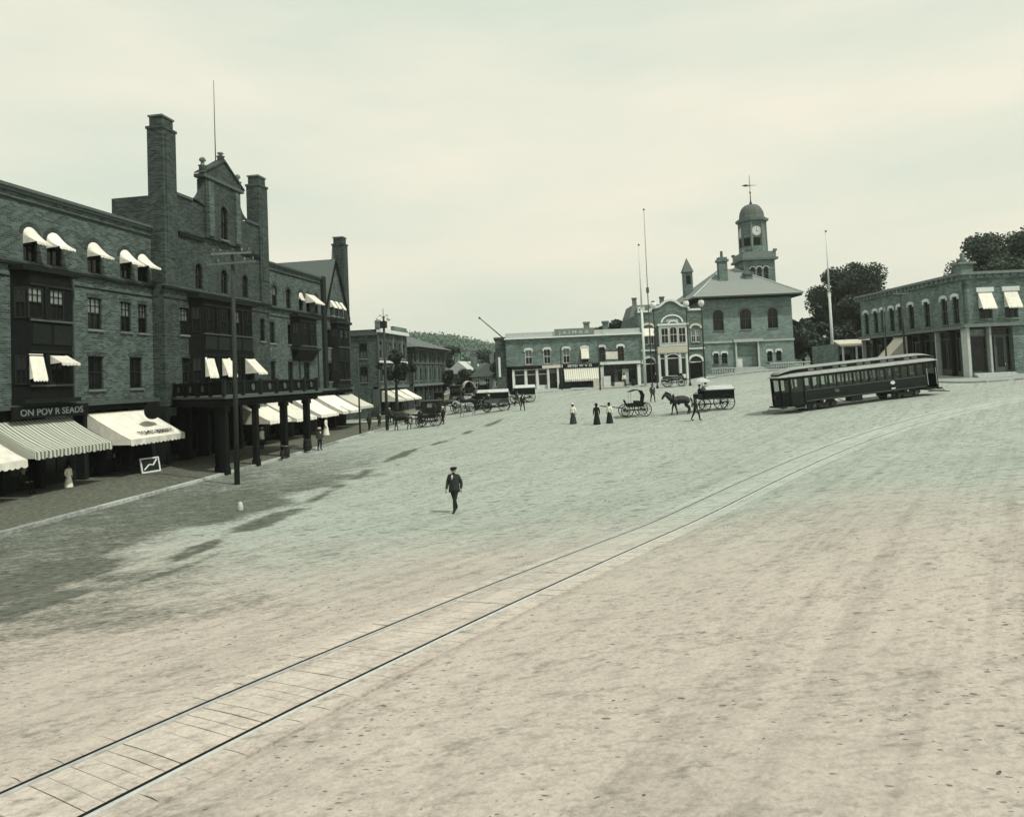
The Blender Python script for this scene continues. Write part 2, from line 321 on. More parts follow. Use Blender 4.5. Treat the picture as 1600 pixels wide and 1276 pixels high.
    nb = n('ShaderNodeMath'); nb.operation = 'MULTIPLY_ADD'; k(noise(7, 6, (1.4, .8, 1), YAW, .7), nb.inputs[0]); nb.inputs[1].default_value = 1.9; k(na.outputs[0], nb.inputs[2])
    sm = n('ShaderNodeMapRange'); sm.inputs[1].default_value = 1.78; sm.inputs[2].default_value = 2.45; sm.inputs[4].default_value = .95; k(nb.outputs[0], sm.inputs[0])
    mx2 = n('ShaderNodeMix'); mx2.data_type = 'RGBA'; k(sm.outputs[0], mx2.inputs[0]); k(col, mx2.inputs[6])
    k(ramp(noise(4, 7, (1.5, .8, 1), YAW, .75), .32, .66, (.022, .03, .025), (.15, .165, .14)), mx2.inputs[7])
    k(mx2.outputs[2], p.inputs['Base Color'])
    b = n('ShaderNodeBump'); b.inputs['Strength'].default_value = .55; b.inputs['Distance'].default_value = .03
    ad = n('ShaderNodeMath'); k(noise(3.5, 5, (1.2, .8, 1), YAW), ad.inputs[0]); k(fi, ad.inputs[1]); hh = ad.outputs[0]
    for h_ in hts:
        sb_ = n('ShaderNodeMath'); sb_.operation = 'MULTIPLY_ADD'; k(h_, sb_.inputs[0]); sb_.inputs[1].default_value = -.45; k(hh, sb_.inputs[2]); hh = sb_.outputs[0]
    k(hh, b.inputs['Height']); k(b.outputs[0], p.inputs['Normal'])
    return m
EARTH = ground_mat(); me.materials.append(EARTH)
ground = struct(put('ground', me))

# clods, droppings and pebbles lying on the dirt: too many to count
def clods():
    vs = []; fs = []
    base = [(1,0,0),(.5,.87,0),(-.5,.87,0),(-1,0,0),(-.5,-.87,0),(.5,-.87,0),(0,0,.55)]
    xy = []
    while len(xy) < 4500:
        y = 5+rng.random()**1.6*55; x = (rng.random()-.5)*1.7*y+.18*y*-.6
        if x < -24 or x > 26: continue
        if rng.random() > .25+1.3*max(0, vn(np.array(x*.25), np.array(y*.25))-.25): continue
        xy.append((x, y))
    X = np.array(xy); d = segdist(X[:, 0], X[:, 1], [tuple(p) for p in CLINE[::8]]); X = X[(d > 1.5) | (rng.random(len(X)) < .05)]
    Zc = gz(X[:, 0], X[:, 1])
    for (x, y), z in zip(X, Zc):
        s = .006+.014*rng.random()**3*(1+y/14); a = rng.random()*.6+.35; e = .6+rng.random()*1.6
        o = len(vs)
        for bx, by, bz in base:
            px, py = bx*s*e*1.6, by*s; vs.append((x+px*math.cos(a)-py*math.sin(a), y+px*math.sin(a)+py*math.cos(a), z-.012+bz*s*1.1+(.0 if bz else -.01)))
        fs += [(o+i, o+(i+1)%6, o+6) for i in range(6)]
    me = bpy.data.meshes.new('clods'); me.from_pydata(vs, [], fs); me.materials.append(mat('clod_earth', tone(.13, .2), 1, .5, 20))
    o = put('clods', me); o['kind'] = 'stuff'; tag(o, 'small dark clods and pebbles scattered over the dirt square', 'clods')
clods()

# ---------------------------------------------------------------- street railway: two rails set in planks
track = thing('street_railway_track', 'single curving railway track set in dusty planks across the square', 'track')
dv = np.gradient(CLINE, axis=0); dv /= np.hypot(dv[:, 0], dv[:, 1])[:, None]; nv = np.stack([dv[:, 1], -dv[:, 0]], 1)
zt = gz(CLINE[:, 0], CLINE[:, 1]); zc_ = (gz(CLINE[:, 0]+nv[:, 0], CLINE[:, 1]+nv[:, 1])-gz(CLINE[:, 0]-nv[:, 0], CLINE[:, 1]-nv[:, 1]))/2
def ribbon(off0, off1, z0, z1):            # closed strip between two offsets
    m = MB(); n = len(CLINE); vs = []
    for i in range(n):
        for o_, z_ in ((off0, z0), (off0, z1), (off1, z1), (off1, z0)):
            vs.append((CLINE[i, 0]+nv[i, 0]*o_, CLINE[i, 1]+nv[i, 1]*o_, zt[i]+zc_[i]*o_+z_))
    fs = [(i*4+j, i*4+(j+1)%4, i*4+4+(j+1)%4, i*4+4+j) for i in range(n-1) for j in range(4)]
    return m.add(vs, fs)
FLANGE_SHADE = mat('flangeway_shade_black', tone(.008), 1)  # solid black strip beside each rail; the groove's shadow is in its colour
for s in (-1, 1):
    r = ribbon(s*.7175-.02, s*.7175+.055, -.1, .014).build('rail', STEEL, track)
    ribbon(s*.7175-.10, s*.7175-.021, -.1, .008).build('flangeway_shade', FLANGE_SHADE, r)
m = ribbon(-.66, .66, -.12, -.03); m.build('trackbed', mat('trackbed_earth', tone(.10, .2), 1, .4, 5), track)
PLANK = ground_mat('dusty_plank', False, 1.17)
i = 0; spans = ((-1.2, -.815), (-.67, .62), (.765, 1.2)); k = 4
while i < len(CLINE)*.97:
    fi_ = i+random.uniform(.7, 1.0); gap = .014*random.random()**2+.003
    for (a, b) in spans:
        gp_ = gap if b-a > .6 or random.random() < .3 else .0004
        lift = random.uniform(-.004, .004); bow = random.uniform(.0, .025); vs = []
        for f_ in (i+gp_*2, fi_-gp_*2):
            x = np.interp(f_, range(len(CLINE)), CLINE[:, 0]); y = np.interp(f_, range(len(CLINE)), CLINE[:, 1]); z = np.interp(f_, range(len(CLINE)), zt)
            nx_, ny_ = nv[int(f_)]; dx, dy = dv[int(f_)]
            for t in (0, .5, 1):
                o_ = a+(b-a)*t; sh = bow*4*t*(1-t)
                for zz in (-.04, lift): vs.append((x+nx_*o_+dx*sh, y+ny_*o_+dy*sh, z+zc_[int(f_)]*o_+zz))
        fs = [(1, 3, 9, 7), (3, 5, 11, 9), (0, 1, 7, 6), (4, 10, 11, 5), (0, 2, 3, 1), (2, 4, 5, 3), (6, 7, 9, 8), (8, 9, 11, 10)]
        MB().add(vs, fs).build('plank', PLANK, track)
    i = fi_

# ---------------------------------------------------------------- pavements with kerb stones
def pavement(name, pts, inner, z_up, m, kerb_w=.32, stone=2.2, kmat=KERB):
    """pts: outer edge polyline; inner: matching inner edge polyline"""
    O = smooth_line(pts, 1.0) if len(pts) > 2 else np.stack([np.linspace(pts[0][q], pts[1][q], 60) for q in (0, 1)], 1)
    I = smooth_line(inner, 1.0) if len(inner) > 2 else np.stack([np.linspace(inner[0][q], inner[1][q], len(O)) for q in (0, 1)], 1)
    if len(I) != len(O):
        t = np.linspace(0, 1, len(O)); I = np.stack([np.interp(t, np.linspace(0, 1, len(I)), I[:, q]) for q in (0, 1)], 1)
    nn = len(O); K = 8; vs = []; fs = []
    for a in range(nn):
        for b in range(K+1):
            p = O[a]+(I[a]-O[a])*b/K; vs.append((p[0], p[1], g(*p)+z_up))
        vs.append((O[a][0], O[a][1], g(*O[a])-.3))
    W_ = K+2
    fs = [(a*W_+b, (a+1)*W_+b, (a+1)*W_+b+1, a*W_+b+1) for a in range(nn-1) for b in range(K)]+[(a*W_, a*W_+K+1, (a+1)*W_+K+1, (a+1)*W_) for a in range(nn-1)]
    o = struct(MB().add(vs, fs).build(name, m))
    s = np.r_[0, np.cumsum(np.hypot(*np.diff(O, axis=0).T))]; t = 0
    while t < s[-1]-.3:
        L = stone*random.uniform(.8, 1.2); e2 = min(t+L-.02, s[-1])
        p = np.array([np.interp(t, s, O[:, q]) for q in (0, 1)]); q2 = np.array([np.interp(e2, s, O[:, q]) for q in (0, 1)])
        d = q2-p; l = np.hypot(*d); d /= l; n_ = np.array([d[1], -d[0]])
        if np.dot(n_, O[0]-I[0]) < 0: n_ = -n_
        j = random.uniform(-.012, .012); vs = []
        for c in (p, q2):
            for off, zz in ((.03+j, -.25), (.03+j, z_up+.012+j*.5), (-kerb_w, z_up+.012+j*.5), (-kerb_w, -.25)):
                x, y = c+n_*off; vs.append((x, y, g(c[0], c[1])+zz))
        MB().add(vs, [(0,1,5,4),(1,2,6,5),(2,3,7,6),(3,2,1,0),(4,5,6,7)]).build('kerb_stone', kmat, o)
        t += L
    return o
pavement('hotel_pavement', [(-24.3, 12), (-24.6, 25), (-24.95, 40), (-25.2, 56), (-25.6, 70), (-26, 84)], [(-34, 12), (-34, 25), (-34, 40), (-34, 56), (-34, 70), (-34, 84)], .13, WALK)
pavement('far_street_pavement', [(-27.5, 88), (-28.5, 132)], [(-34, 88), (-34, 132)], .13, WALK)
pavement('shop_block_pavement', [G(-3, 97)[:2], G(6, 98.5)[:2], G(18.5, 100.5)[:2], G(29, 103)[:2]], [G(-3, 105)[:2], G(6, 105)[:2], G(18.5, 106)[:2], G(29, 108)[:2]], .14, PALEWALK)
pavement('town_hall_pavement', [G(28.6, 104.5)[:2], G(36, 105)[:2], G(44, 105.5)[:2]], [G(28.6, 111)[:2], G(36, 111)[:2], G(44, 111)[:2]], .16, PALEWALK)
pavement('corner_block_pavement', [G(39.5, 93)[:2], G(39.5, 80)[:2], G(39.6, 70)[:2], G(41.2, 66.3)[:2], G(46, 65.6)[:2], G(64, 65.5)[:2]], [G(43.4, 93)[:2], G(43.4, 82)[:2], G(43.4, 75)[:2], G(43.6, 70.4)[:2], G(48, 70.4)[:2], G(64, 70.4)[:2]], .14, PALEWALK)
# ---------------------------------------------------------------- facade kit (facade faces local -y, x to the right)
def arcpts(a, b, spring, rise, n=8):
    c = (a+b)/2; hw = (b-a)/2
    return [(c-hw*math.cos(math.pi*i/n), spring+rise*math.sin(math.pi*i/n)) for i in range(n+1)]
def facade(m, u0, u1, v0, v1, ops, d=.3, y=0.0):
    """wall sheet with openings (a,b,bottom,top,rise) and their reveals"""
    us = sorted({u0, u1, *[o[0] for o in ops], *[o[1] for o in ops]}); vs = sorted({v0, v1, *[o[2] for o in ops], *[o[3] for o in ops]})
    us = [u for u in us if u0 <= u <= u1]; vs = [v for v in vs if v0 <= v <= v1]
    for i in range(len(us)-1):
        for j in range(len(vs)-1):
            cu, cv = (us[i]+us[i+1])/2, (vs[j]+vs[j+1])/2
            if any(o[0] < cu < o[1] and o[2] < cv < o[3] for o in ops): continue
            m.add([(us[i], y, vs[j]), (us[i+1], y, vs[j]), (us[i+1], y, vs[j+1]), (us[i], y, vs[j+1])], [(0, 1, 2, 3)])
    for a, b, c, e, rise in ops:
        if rise:
            A = arcpts(a, b, e-rise, rise); h = len(A)//2
            m.add([(p[0], y, p[1]) for p in A[:h+1]]+[(a, y, e)], [tuple(range(h+1))+(h+1,)])
            m.add([(p[0], y, p[1]) for p in A[h:]]+[(b, y, e)], [tuple(range(h+1))+(h+1,)])
            loop = [(a, c)]+A+[(b, c)]
        else: loop = [(a, c), (a, e), (b, e), (b, c)]
        n = len(loop)
        m.add([(p[0], y, p[1]) for p in loop]+[(p[0], y+d, p[1]) for p in loop], [(i, (i+1)%n, (i+1)%n+n, i+n) for i in range(n)])
    # returns at the ends and top so that the sheet has thickness
    m.add([(u0,y,v0),(u0,y,v1),(u0,y+d,v1),(u0,y+d,v0)], [(0,1,2,3)]); m.add([(u1,y,v0),(u1,y,v1),(u1,y+d,v1),(u1,y+d,v0)], [(0,3,2,1)])
    m.add([(u0,y,v1),(u1,y,v1),(u1,y+d,v1),(u0,y+d,v1)], [(0,1,2,3)])
    return m
WCACHE = {}
def window(parent, u, v, w, h, rise=0, y=0.0, rz=0, style='sash', frame=None, sill=True, hood=None, pale=None, M=None, dep=.16):
    """one window: frame > pane (upper, lower), sill, hood. (u,v) bottom centre on the wall plane y"""
    fm = frame or WOOD2; key = (round(w, 2), round(h, 2), round(rise, 2), style, fm.name, dep)
    if key not in WCACHE:
        m = MB(); t = .07; hw = w/2; f0, f1 = dep-.06, dep+.04
        top = h-rise
        m.box(-hw, -hw+t, f0, f1, 0, top); m.box(hw-t, hw, f0, f1, 0, top); m.box(-hw+t, hw-t, f0, f1, 0, t)
        if rise:
            A = arcpts(-hw, hw, top, rise, 10); B = arcpts(-hw+t, hw-t, top, rise-t, 10)
            for (p, q, r_, s_) in zip(A, A[1:], B, B[1:]):
                m.add([(p[0],f0,p[1]),(q[0],f0,q[1]),(s_[0],f0,s_[1]),(r_[0],f0,r_[1]),(r_[0],f1,r_[1]),(s_[0],f1,s_[1])], [(0,1,2,3),(3,2,5,4)])
        else: m.box(-hw+t, hw-t, f0, f1, top-t, top)
        mid = h*.52
        m.box(-hw+t, hw-t, f0+.01, f1, mid-.035, mid+.035)
        if style in ('sash', 'six'):
            nb = 2 if style == 'six' else 1
            for i in range(nb): x = -hw+w*(i+1)/(nb+1); m.box(x-.018, x+.018, f0+.02, f1-.01, mid+.035, top-(0 if rise else t)+rise*.9)
            if style == 'six': m.box(-hw+t, hw-t, f0+.025, f1-.01, (mid+top)/2-.018, (mid+top)/2+.018)
            m.box(-.018, .018, f0+.03, f1-.01, t, mid-.035)
        fr = m.mesh('window', fm)
        yy = dep+.012
        lo = MB().add([(-hw+t, yy+.015, t), (hw-t, yy+.015, t), (hw-t, yy+.015, mid), (-hw+t, yy+.015, mid)], [(0, 1, 2, 3)])
        if rise:
            B = arcpts(-hw+t, hw-t, top, rise-t, 10); pts = [(-hw+t, mid)]+[(hw-t, mid)]+B[::-1]
        else: pts = [(-hw+t, mid), (hw-t, mid), (hw-t, top-t), (-hw+t, top-t)]
        up = MB().add([(p[0], yy, p[1]) for p in pts], [tuple(range(len(pts)))])
        WCACHE[key] = (fr, lo.mesh('pane', GLASS), up.mesh('pane', GLASS), up.mesh('pane', PALEGLASS))
    fr, lo, up, upp = WCACHE[key]
    o = put('window', fr, parent, (u, y, v) if M is None else M @ Vector((u, y, v)), rz)
    put('pane', lo, o); put('pane', upp if (random.random() < .3 if pale is None else pale) else up, o)
    if sill:
        k2 = ('sill', round(w, 2))
        if k2 not in WCACHE: WCACHE[k2] = MB().box(-w/2-.1, w/2+.1, -.1, .12, -.14, -.004).mesh('sill', DSTONE)
        put('sill', WCACHE[k2], o)
    if hood:
        k3 = ('hood', round(w, 2), round(h, 2), hood)
        if k3 not in WCACHE:
            m = MB(); hw = w/2+.08
            if hood == 'lintel': m.box(-hw, hw, -.03, .02, h+.003, h+.28); mm = HB2
            elif hood == 'arch':
                A = arcpts(-w/2-.02, w/2+.02, h-rise, rise+.02, 10); B = arcpts(-w/2-.28, w/2+.28, h-rise, rise+.28, 10); mm = HB2
                for p, q, r_, s_ in zip(A, A[1:], B, B[1:]):
                    m.add([(p[0],-.03,p[1]),(q[0],-.03,q[1]),(s_[0],-.03,s_[1]),(r_[0],-.03,r_[1])], [(0,3,2,1)]); m.add([(r_[0],-.03,r_[1]),(s_[0],-.03,s_[1]),(s_[0],.02,s_[1]),(r_[0],.02,r_[1])], [(0,3,2,1)])
            else:
                mm = WHITE; A = arcpts(-hw-.05, hw+.05, h+.05, .28, 8); m.prism([(hw+.05, h-.25), (hw-.12, h-.25), (hw-.12, h+.003), (-hw+.12, h+.003), (-hw+.12, h-.25), (-hw-.05, h-.25)]+A, -.12, .02)
            WCACHE[k3] = m.mesh('hood', mm)
        put('hood', WCACHE[k3], o)
    return o
def window_awning(parent, u, v, w, drop, out, y=0.0, rise=0, rz=0, m_=None, name='window_awning'):
    """canvas hood over a window; v is the top of the opening"""
    n = 10
    if rise: T = arcpts(-w/2, w/2, -rise, rise, n)
    else: T = [(-w/2+w*i/n, 0) for i in range(n+1)]
    vs = []; jit = [random.uniform(-.03, .03) for _ in range(n+1)]
    rows = 5
    for k in range(rows+1):
        t = k/rows
        for i in range(n+1):
            bx = -w/2-.03+(w+.06)*i/n; sag = .06*math.sin(math.pi*t)
            # outer points travel out and down; end points run down beside the wall
            x = T[i][0]*(1-t)+bx*t; z = T[i][1]*(1-t)+(-drop)*t-(sag if rise else sag*.6)+jit[i]*t*.5
            yy = -.02-out*t*(1 if 0 < i < n else (1 if not rise else .97)); vs.append((x, yy+jit[i]*t, z))
    base = len(vs)
    for i in range(n+1): x, yy, z = vs[rows*(n+1)+i]; vs.append((x, yy-.005, z-.12-.05*(i % 2)))
    fs = [(k*(n+1)+i, k*(n+1)+i+1, (k+1)*(n+1)+i+1, (k+1)*(n+1)+i) for k in range(rows+1) for i in range(n)]
    # side cheeks
    for i in (0, n):
        o = len(vs); vs.append((T[i][0], -.01, T[i][1])); vs.append((T[i][0], -.01, -drop-.05))
        col = [k*(n+1)+i for k in range(rows+1)]
        for k in range(rows): fs.append((o, col[k], col[k+1]))
        fs.append((o, col[rows], o+1))
    return MB().add(vs, fs).build(name, m_ or CANVAS, parent, loc=(u, y, v), rz=rz)
def text_mesh(body, size, m_, ext=.01, off=0, spc=1):
    f = bpy.data.curves.new('lettering', 'FONT'); f.body = body; f.size = size; f.align_x = 'CENTER'; f.extrude = ext; f.offset = off; f.space_character = spc; f.resolution_u = 3
    o = bpy.data.objects.new('tmp', f); COL.objects.link(o)
    me = bpy.data.meshes.new_from_object(o.evaluated_get(bpy.context.evaluated_depsgraph_get())); me.name = 'lettering'
    bpy.data.objects.remove(o); me.materials.clear(); me.materials.append(m_); return me
def shop_awning(label, frame_empty_loc, rz, u, v, w, out, drop, m_=None, valance=.35, group='awnings over the hotel shopfronts', posts=False, cat='awning', text=None):
    """big canvas shop awning: its own thing. origin at top centre on the wall"""
    c, s = math.cos(rz), math.sin(rz); X, Y, Z = frame_empty_loc
    t = thing('shop_awning', label, cat, (X+u*c, Y+u*s, v), rz, group); m_ = m_ or CANVAS
    n = 14; rows = 4; vs = []
    for k in range(rows+1):
        q = k/rows
        for i in range(n+1):
            x = -w/2+w*i/n; sag = .10*math.sin(math.pi*q)+.04*math.sin(math.pi*q)*math.sin(i*1.9+u)
            vs.append((x, -.02-out*q, -drop*q-sag))
    fs = [(k*(n+1)+i, k*(n+1)+i+1, (k+1)*(n+1)+i+1, (k+1)*(n+1)+i) for k in range(rows) for i in range(n)]
    MB().add(vs, fs).build('canvas', m_, t)
    vs = []; nn = n*3
    for i in range(nn+1):
        x = -w/2+w*i/nn; vs += [(x, -.025-out, -drop), (x, -.03-out-.03*math.sin(i*.8), -drop-valance*(.8+.2*abs(math.sin(i*math.pi/3)))-.02*random.random())]
    MB().add(vs, [(2*i, 2*i+2, 2*i+3, 2*i+1) for i in range(nn)]).build('valance', m_, t)
    for sx in (-1, 1):
        x = sx*(w/2-.01)
        MB().add([(x, -.03, -.05), (x, -out, -drop-.03), (x, -out, -drop-valance*.8), (x, -.03, -drop-valance*.7)], [(0, 1, 2, 3)]).build('side_flap', m_, t)
        MB().tube((x-sx*.05, 0, -drop-.15), (x-sx*.05, -out+.02, -drop-.02), .02, .02, 5).build('awning_arm', IRON, t)
    if posts:
        for sx in (-.46, .46):
            zg = g(X+u*c, Y+u*s)+.13-v
            MB().tube((sx*w, -out+.05, -drop-.05), (sx*w, -out+.05, zg), .04, .04, 6).build('awning_post', TRIM, t)
    if text:
        o = put('lettering', text_mesh(text[0], text[1], BLACKL, .004, .012, .92), t, (text[2], -.02-out*.9-.055, -drop*.9+.04)); o.rotation_euler = (math.atan2(drop, out), 0, 0)
    return t
def lettering(parent, body, size, loc, m_=None, rz=0, ext=.01, width=None):
    f = text_mesh(body, size, m_ or LETTER, ext, .012*size)
    o = put('lettering', f, parent, loc); o.rotation_euler = (rad(90), 0, rz)
    if width: o.scale = (width, 1, 1)
    return o
def shop_bay(parent, a, b, z0, z1, y, m_frame, door=False, rec=.5, transom=True, bulk=None, M=None, rz=0):
    """one shopfront bay between two piers: frame with glass; door variant"""
    def place(m, name, mt, par=parent): return m.build(name, mt, par)
    mk = (lambda: MB(M)) if M is not None else MB
    t = .09; zt_ = z1-.75
    m = mk(); m.box(a, a+t, y-.05, y+.06, z0, z1); m.box(b-t, b, y-.05, y+.06, z0, z1); m.box(a+t, b-t, y-.05, y+.06, z1-.12, z1)
    if transom: m.box(a+t, b-t, y-.04, y+.06, zt_-.05, zt_+.05)
    if door:
        c = (a+b)/2; dw = .52
        for sx in (-1, 1): m.box(c+sx*dw-.06, c+sx*dw+.06, y-.04, y+.06, z0, zt_-.05)
        fr = place(m, 'shop_front', m_frame)
        d = mk(); d.box(c-dw+.06, c+dw-.06, y-.02, y+.04, z0+.05, z0+.8); d.box(c-dw+.06, c-dw+.18, y-.02, y+.04, z0+.8, zt_-.05); d.box(c+dw-.18, c+dw-.06, y-.02, y+.04, z0+.8, zt_-.05); d.box(c-dw+.18, c+dw-.18, y-.02, y+.04, zt_-.2, zt_-.05)
        dd = place(d, 'shop_door', m_frame, parent)
        mk().box(c+dw-.17, c+dw-.12, y-.08, y-.02, z0+.95, z0+1.15).build('handle', STEEL, dd)
        place(mk().box(c-dw+.18, c+dw-.18, y+.0, y+.01, z0+.8, zt_-.2), 'pane', GLASS, dd)
        for q0, q1 in ((a+t, c-dw-.06), (c+dw+.06, b-t)):
            if q1-q0 > .15: place(mk().box(q0, q1, y+.0, y+.015, z0+.5, zt_-.05), 'pane', GLASS, fr); place(mk().box(q0, q1, y-.03, y+.05, z0, z0+.5), 'bulkhead', m_frame, fr)
    else:
        for f_ in ((.5,) if b-a > 2.2 else ()): c = a+(b-a)*f_; m.box(c-.035, c+.035, y-.03, y+.05, z0+.55, zt_-.05)
        fr = place(m, 'shop_front', m_frame)
        place(mk().box(a+t, b-t, y-.04, y+.06, z0, z0+.55), 'bulkhead', bulk or m_frame, fr)
        place(mk().box(a+t, b-t, y+.0, y+.015, z0+.55, zt_-.05), 'pane', GLASS, fr)
    if transom: place(mk().box(a+t, b-t, y+.0, y+.015, zt_+.05, z1-.12), 'pane', PALEGLASS if random.random() < .2 else GLASS, fr)

# ---------------------------------------------------------------- the hotel on the left (local x = world y, local -y = world +x)
HL = (-33, 0, 0); HR = rad(90)
hotel = thing('brick_hotel', 'long dark four-storey brick hotel with tall chimneys lining the left street', 'building', HL, HR)
ARL = [(35.45, 36.4), (37.1, 38.2), (40.3, 41.45), (43.2, 44.3), (44.95, 46.05)]
T3L = [(40.25, 41.45), (43.15, 44.2), (44.9, 45.85)]; T2L = [(40.2, 41.5), (43.95, 45.2)]
ARW = [(63.75, 64.7), (66.55, 67.55), (69.3, 70.2), (71.0, 71.9), (73.0, 73.9)]
T3W = [(63.0, 64.1), (66.65, 67.75), (75.75, 77.0)]; T2W = [(63.0, 64.05), (66.55, 67.65), (70.0, 71.35), (75.8, 77.05)]
GAB = [(76.9, 77.7), (78.2, 79.0), (79.5, 80.3)]
A0, A1, S3, E3, S2, E2 = 12.78, 14.72, 9.25, 11.2, 5.52, 7.56
ops = [(a, b, A0, A1, (b-a)/2) for a, b in ARL+ARW]+[(a, b, S3, E3, 0) for a, b in T3L+T3W]+[(a, b, S2, E2, 0) for a, b in T2L+T2W]
m = MB(); facade(m, 14, 46.4, 4.2, 16.45, [o for o in ops if o[1] < 46.4]); facade(m, 61.4, 75.0, 4.2, 16.45, [o for o in ops if 61.4 < o[0] and o[1] < 75])
facade(m, 75.0, 82.3, 4.2, 12.6, [o for o in ops if o[0] > 75 and o[3] < 12.6])
m.box(14, 46.4, .3, 15, 4.2, 16.2); m.box(61.4, 75, .3, 15, 4.2, 16.2); m.box(75, 82.3, .3, 15, 4.2, 12.6)
m.box(46.4, 61.4, .3, 15, 4.2, 16.2)
m.build('wall', HB, hotel)
PY = -.9                                   # the pavilion stands forward
PAR = [(50.2, 51.15), (53.65, 54.65), (56.9, 57.85)]
pops = [(a, b, A0+.05, A1, (b-a)/2) for a, b in PAR]+[(48.2, 49.3, S3, E3, 0), (48.35, 49.25, S2, E2, 0), (59.7, 60.5, S3, E3, 0)]
m = MB(); facade(m, 46.4, 61.4, 4.2, 19.35, pops, .3, PY); m.box(46.4, 61.4, PY+.3, 3, 4.2, 19.0)
m.build('pavilion_wall', HB2, hotel)
for a, b in ARL: window(hotel, (a+b)/2, A0, b-a, A1-A0, (b-a)/2, hood='arch', sill=False)
for a, b in ARW: window(hotel, (a+b)/2, A0, b-a, A1-A0, (b-a)/2, hood='arch', sill=False)
for a, b in T3L+T3W: window(hotel, (a+b)/2, S3, b-a, E3-S3, 0, hood='lintel', style='six', pale=(a < 50))
for a, b in T2L+T2W: window(hotel, (a+b)/2, S2, b-a, E2-S2, 0, hood='lintel', style='sash', pale=False)
for a, b, c, e_, r_ in pops: window(hotel, (a+b)/2, c, b-a, e_-c, r_, PY, hood='arch' if r_ else 'lintel', style='sash' if r_ else 'six', sill=not r_)
for a, b in ARL: window_awning(hotel, (a+b)/2, A1-.02, b-a+.06, .95, .95, 0, (b-a)/2)
window_awning(hotel, 69.75, A1-.1, .95, .7, .25, 0, .4); window_awning(hotel, 71.9, A1-.1, 2.2, .95, 1.1, 0)
# string courses, cornices, parapet coping
def course(name, z0, z1, out, m_, seg=((14, 46.4, 0), (46.4-.0, 61.4, PY), (61.4, 82.3, 0))):
    for a, b, y in seg: MB().box(a, b, y-out, y+.05, z0, z1).build(name, m_, hotel)
course('string_course', 12.42, 12.58, .22, WOOD2, ((14, 46.38, 0), (46.25, 61.55, PY), (61.42, 82.3, 0)))
course('string_course', 12.585, 12.70, .10, TRIM, ((14, 46.39, 0), (46.35, 61.45, PY), (61.41, 82.3, 0)))
course('string_course', 11.75, 11.83, .05, WOOD2, ((14, 34.9, 0), (38.8, 46.39, 0), (46.39, 50, PY), (57.4, 61.41, PY), (61.41, 68.8, 0)))
course('parapet_coping', 16.452, 16.62, .14, TRIM, ((14, 46.38, 0), (61.42, 75.2, 0))); course('parapet_coping', 16.622, 16.8, .24, TRIM, ((14, 46.37, 0), (61.43, 75.2, 0)))
course('string_course', 16.0, 16.12, .07, WOOD2, ((14, 46.39, 0), (61.41, 75, 0)))
course('string_course', 16.45, 16.75, .14, WOOD2, ((48.2, 51.3, PY), (56.8, 60.0, PY)))
course('parapet_coping', 19.352, 19.55, .12, TRIM, ((46.4, 50.0, PY), (57.7, 61.4, PY)))
course('shop_cornice', 4.55, 4.8, .45, TRIM, ((14, 46.38, 0), (61.42, 82.3, 0))); course('shop_cornice', 4.2, 4.549, .18, WOOD, ((14, 46.38, 0), (61.42, 82.3, 0)))
# frontispiece with scrolled shoulders and pediment
fz = 16.85
poly = [(51.5, fz), (56.5, fz), (56.5, 21.5), (51.5, 21.5)]
m = MB(); facade(m, 51.5, 56.5, fz, 21.5, [(53.45, 54.45, 17.1, 19.75, .5)], .35, PY-.25); m.box(51.5, 56.5, PY+.1, PY+.5, fz, 21.45)
m.build('frontispiece', HB2, hotel)
for a in (51.7, 55.6): MB().box(a, a+.7, PY-.38, PY-.252, fz+.2, 21.3).build('pilaster', HB, hotel)
window(hotel, 53.95, 17.1, 1.0, 2.65, .5, PY-.25, hood='arch', pale=False)
for s, x0 in ((-1, 51.5), (1, 56.5)):
    n = 8; pts = [(x0, 19.35)]+[(x0+s*1.5*(1-math.sin(math.pi/2*i/n)), 19.55+1.9*(1-math.cos(math.pi/2*i/n))) for i in range(n+1)]
    if s > 0: pts = pts[::-1]
    MB().prism(pts, PY-.12, PY+.35).build('scroll_shoulder', HB2, hotel)
MB().box(51.1, 56.9, PY-.4, PY+.5, 21.502, 21.75).build('pediment_cornice', TRIM, hotel)
MB().prism([(51.3, 21.752), (56.7, 21.752), (54.0, 23.55)], PY-.3, PY+.35).build('pediment', HB2, hotel)
for s in (-1, 1):
    MB().prism([(54-s*.0, 23.42), (54, 23.62), (54+s*3.0, 21.85), (54+s*3.0, 21.76-.0)][::s], PY-.42, PY+.4).build('pediment_coping', HB2, hotel)
def finial(x, z, h, par): MB().lathe([(.28, z), (.28, z+h*.45), (.36, z+h*.5), (.16, z+h*.55), (.12, z+h*.7), (.27, z+h*.8), (.2, z+h*.93), (.03, z+h)], (x, PY-.05), 8).build('finial', DSTONE, par, True)
finial(51.45, 21.75, 1.35, hotel); finial(56.5, 21.75, 1.35, hotel); finial(54.0, 23.5, .75, hotel)
MB().tube((53.85, PY+.3, 23.3), (53.85, PY+.3, 30.1), .045, .02, 6).build('flagstaff', POLE, hotel)
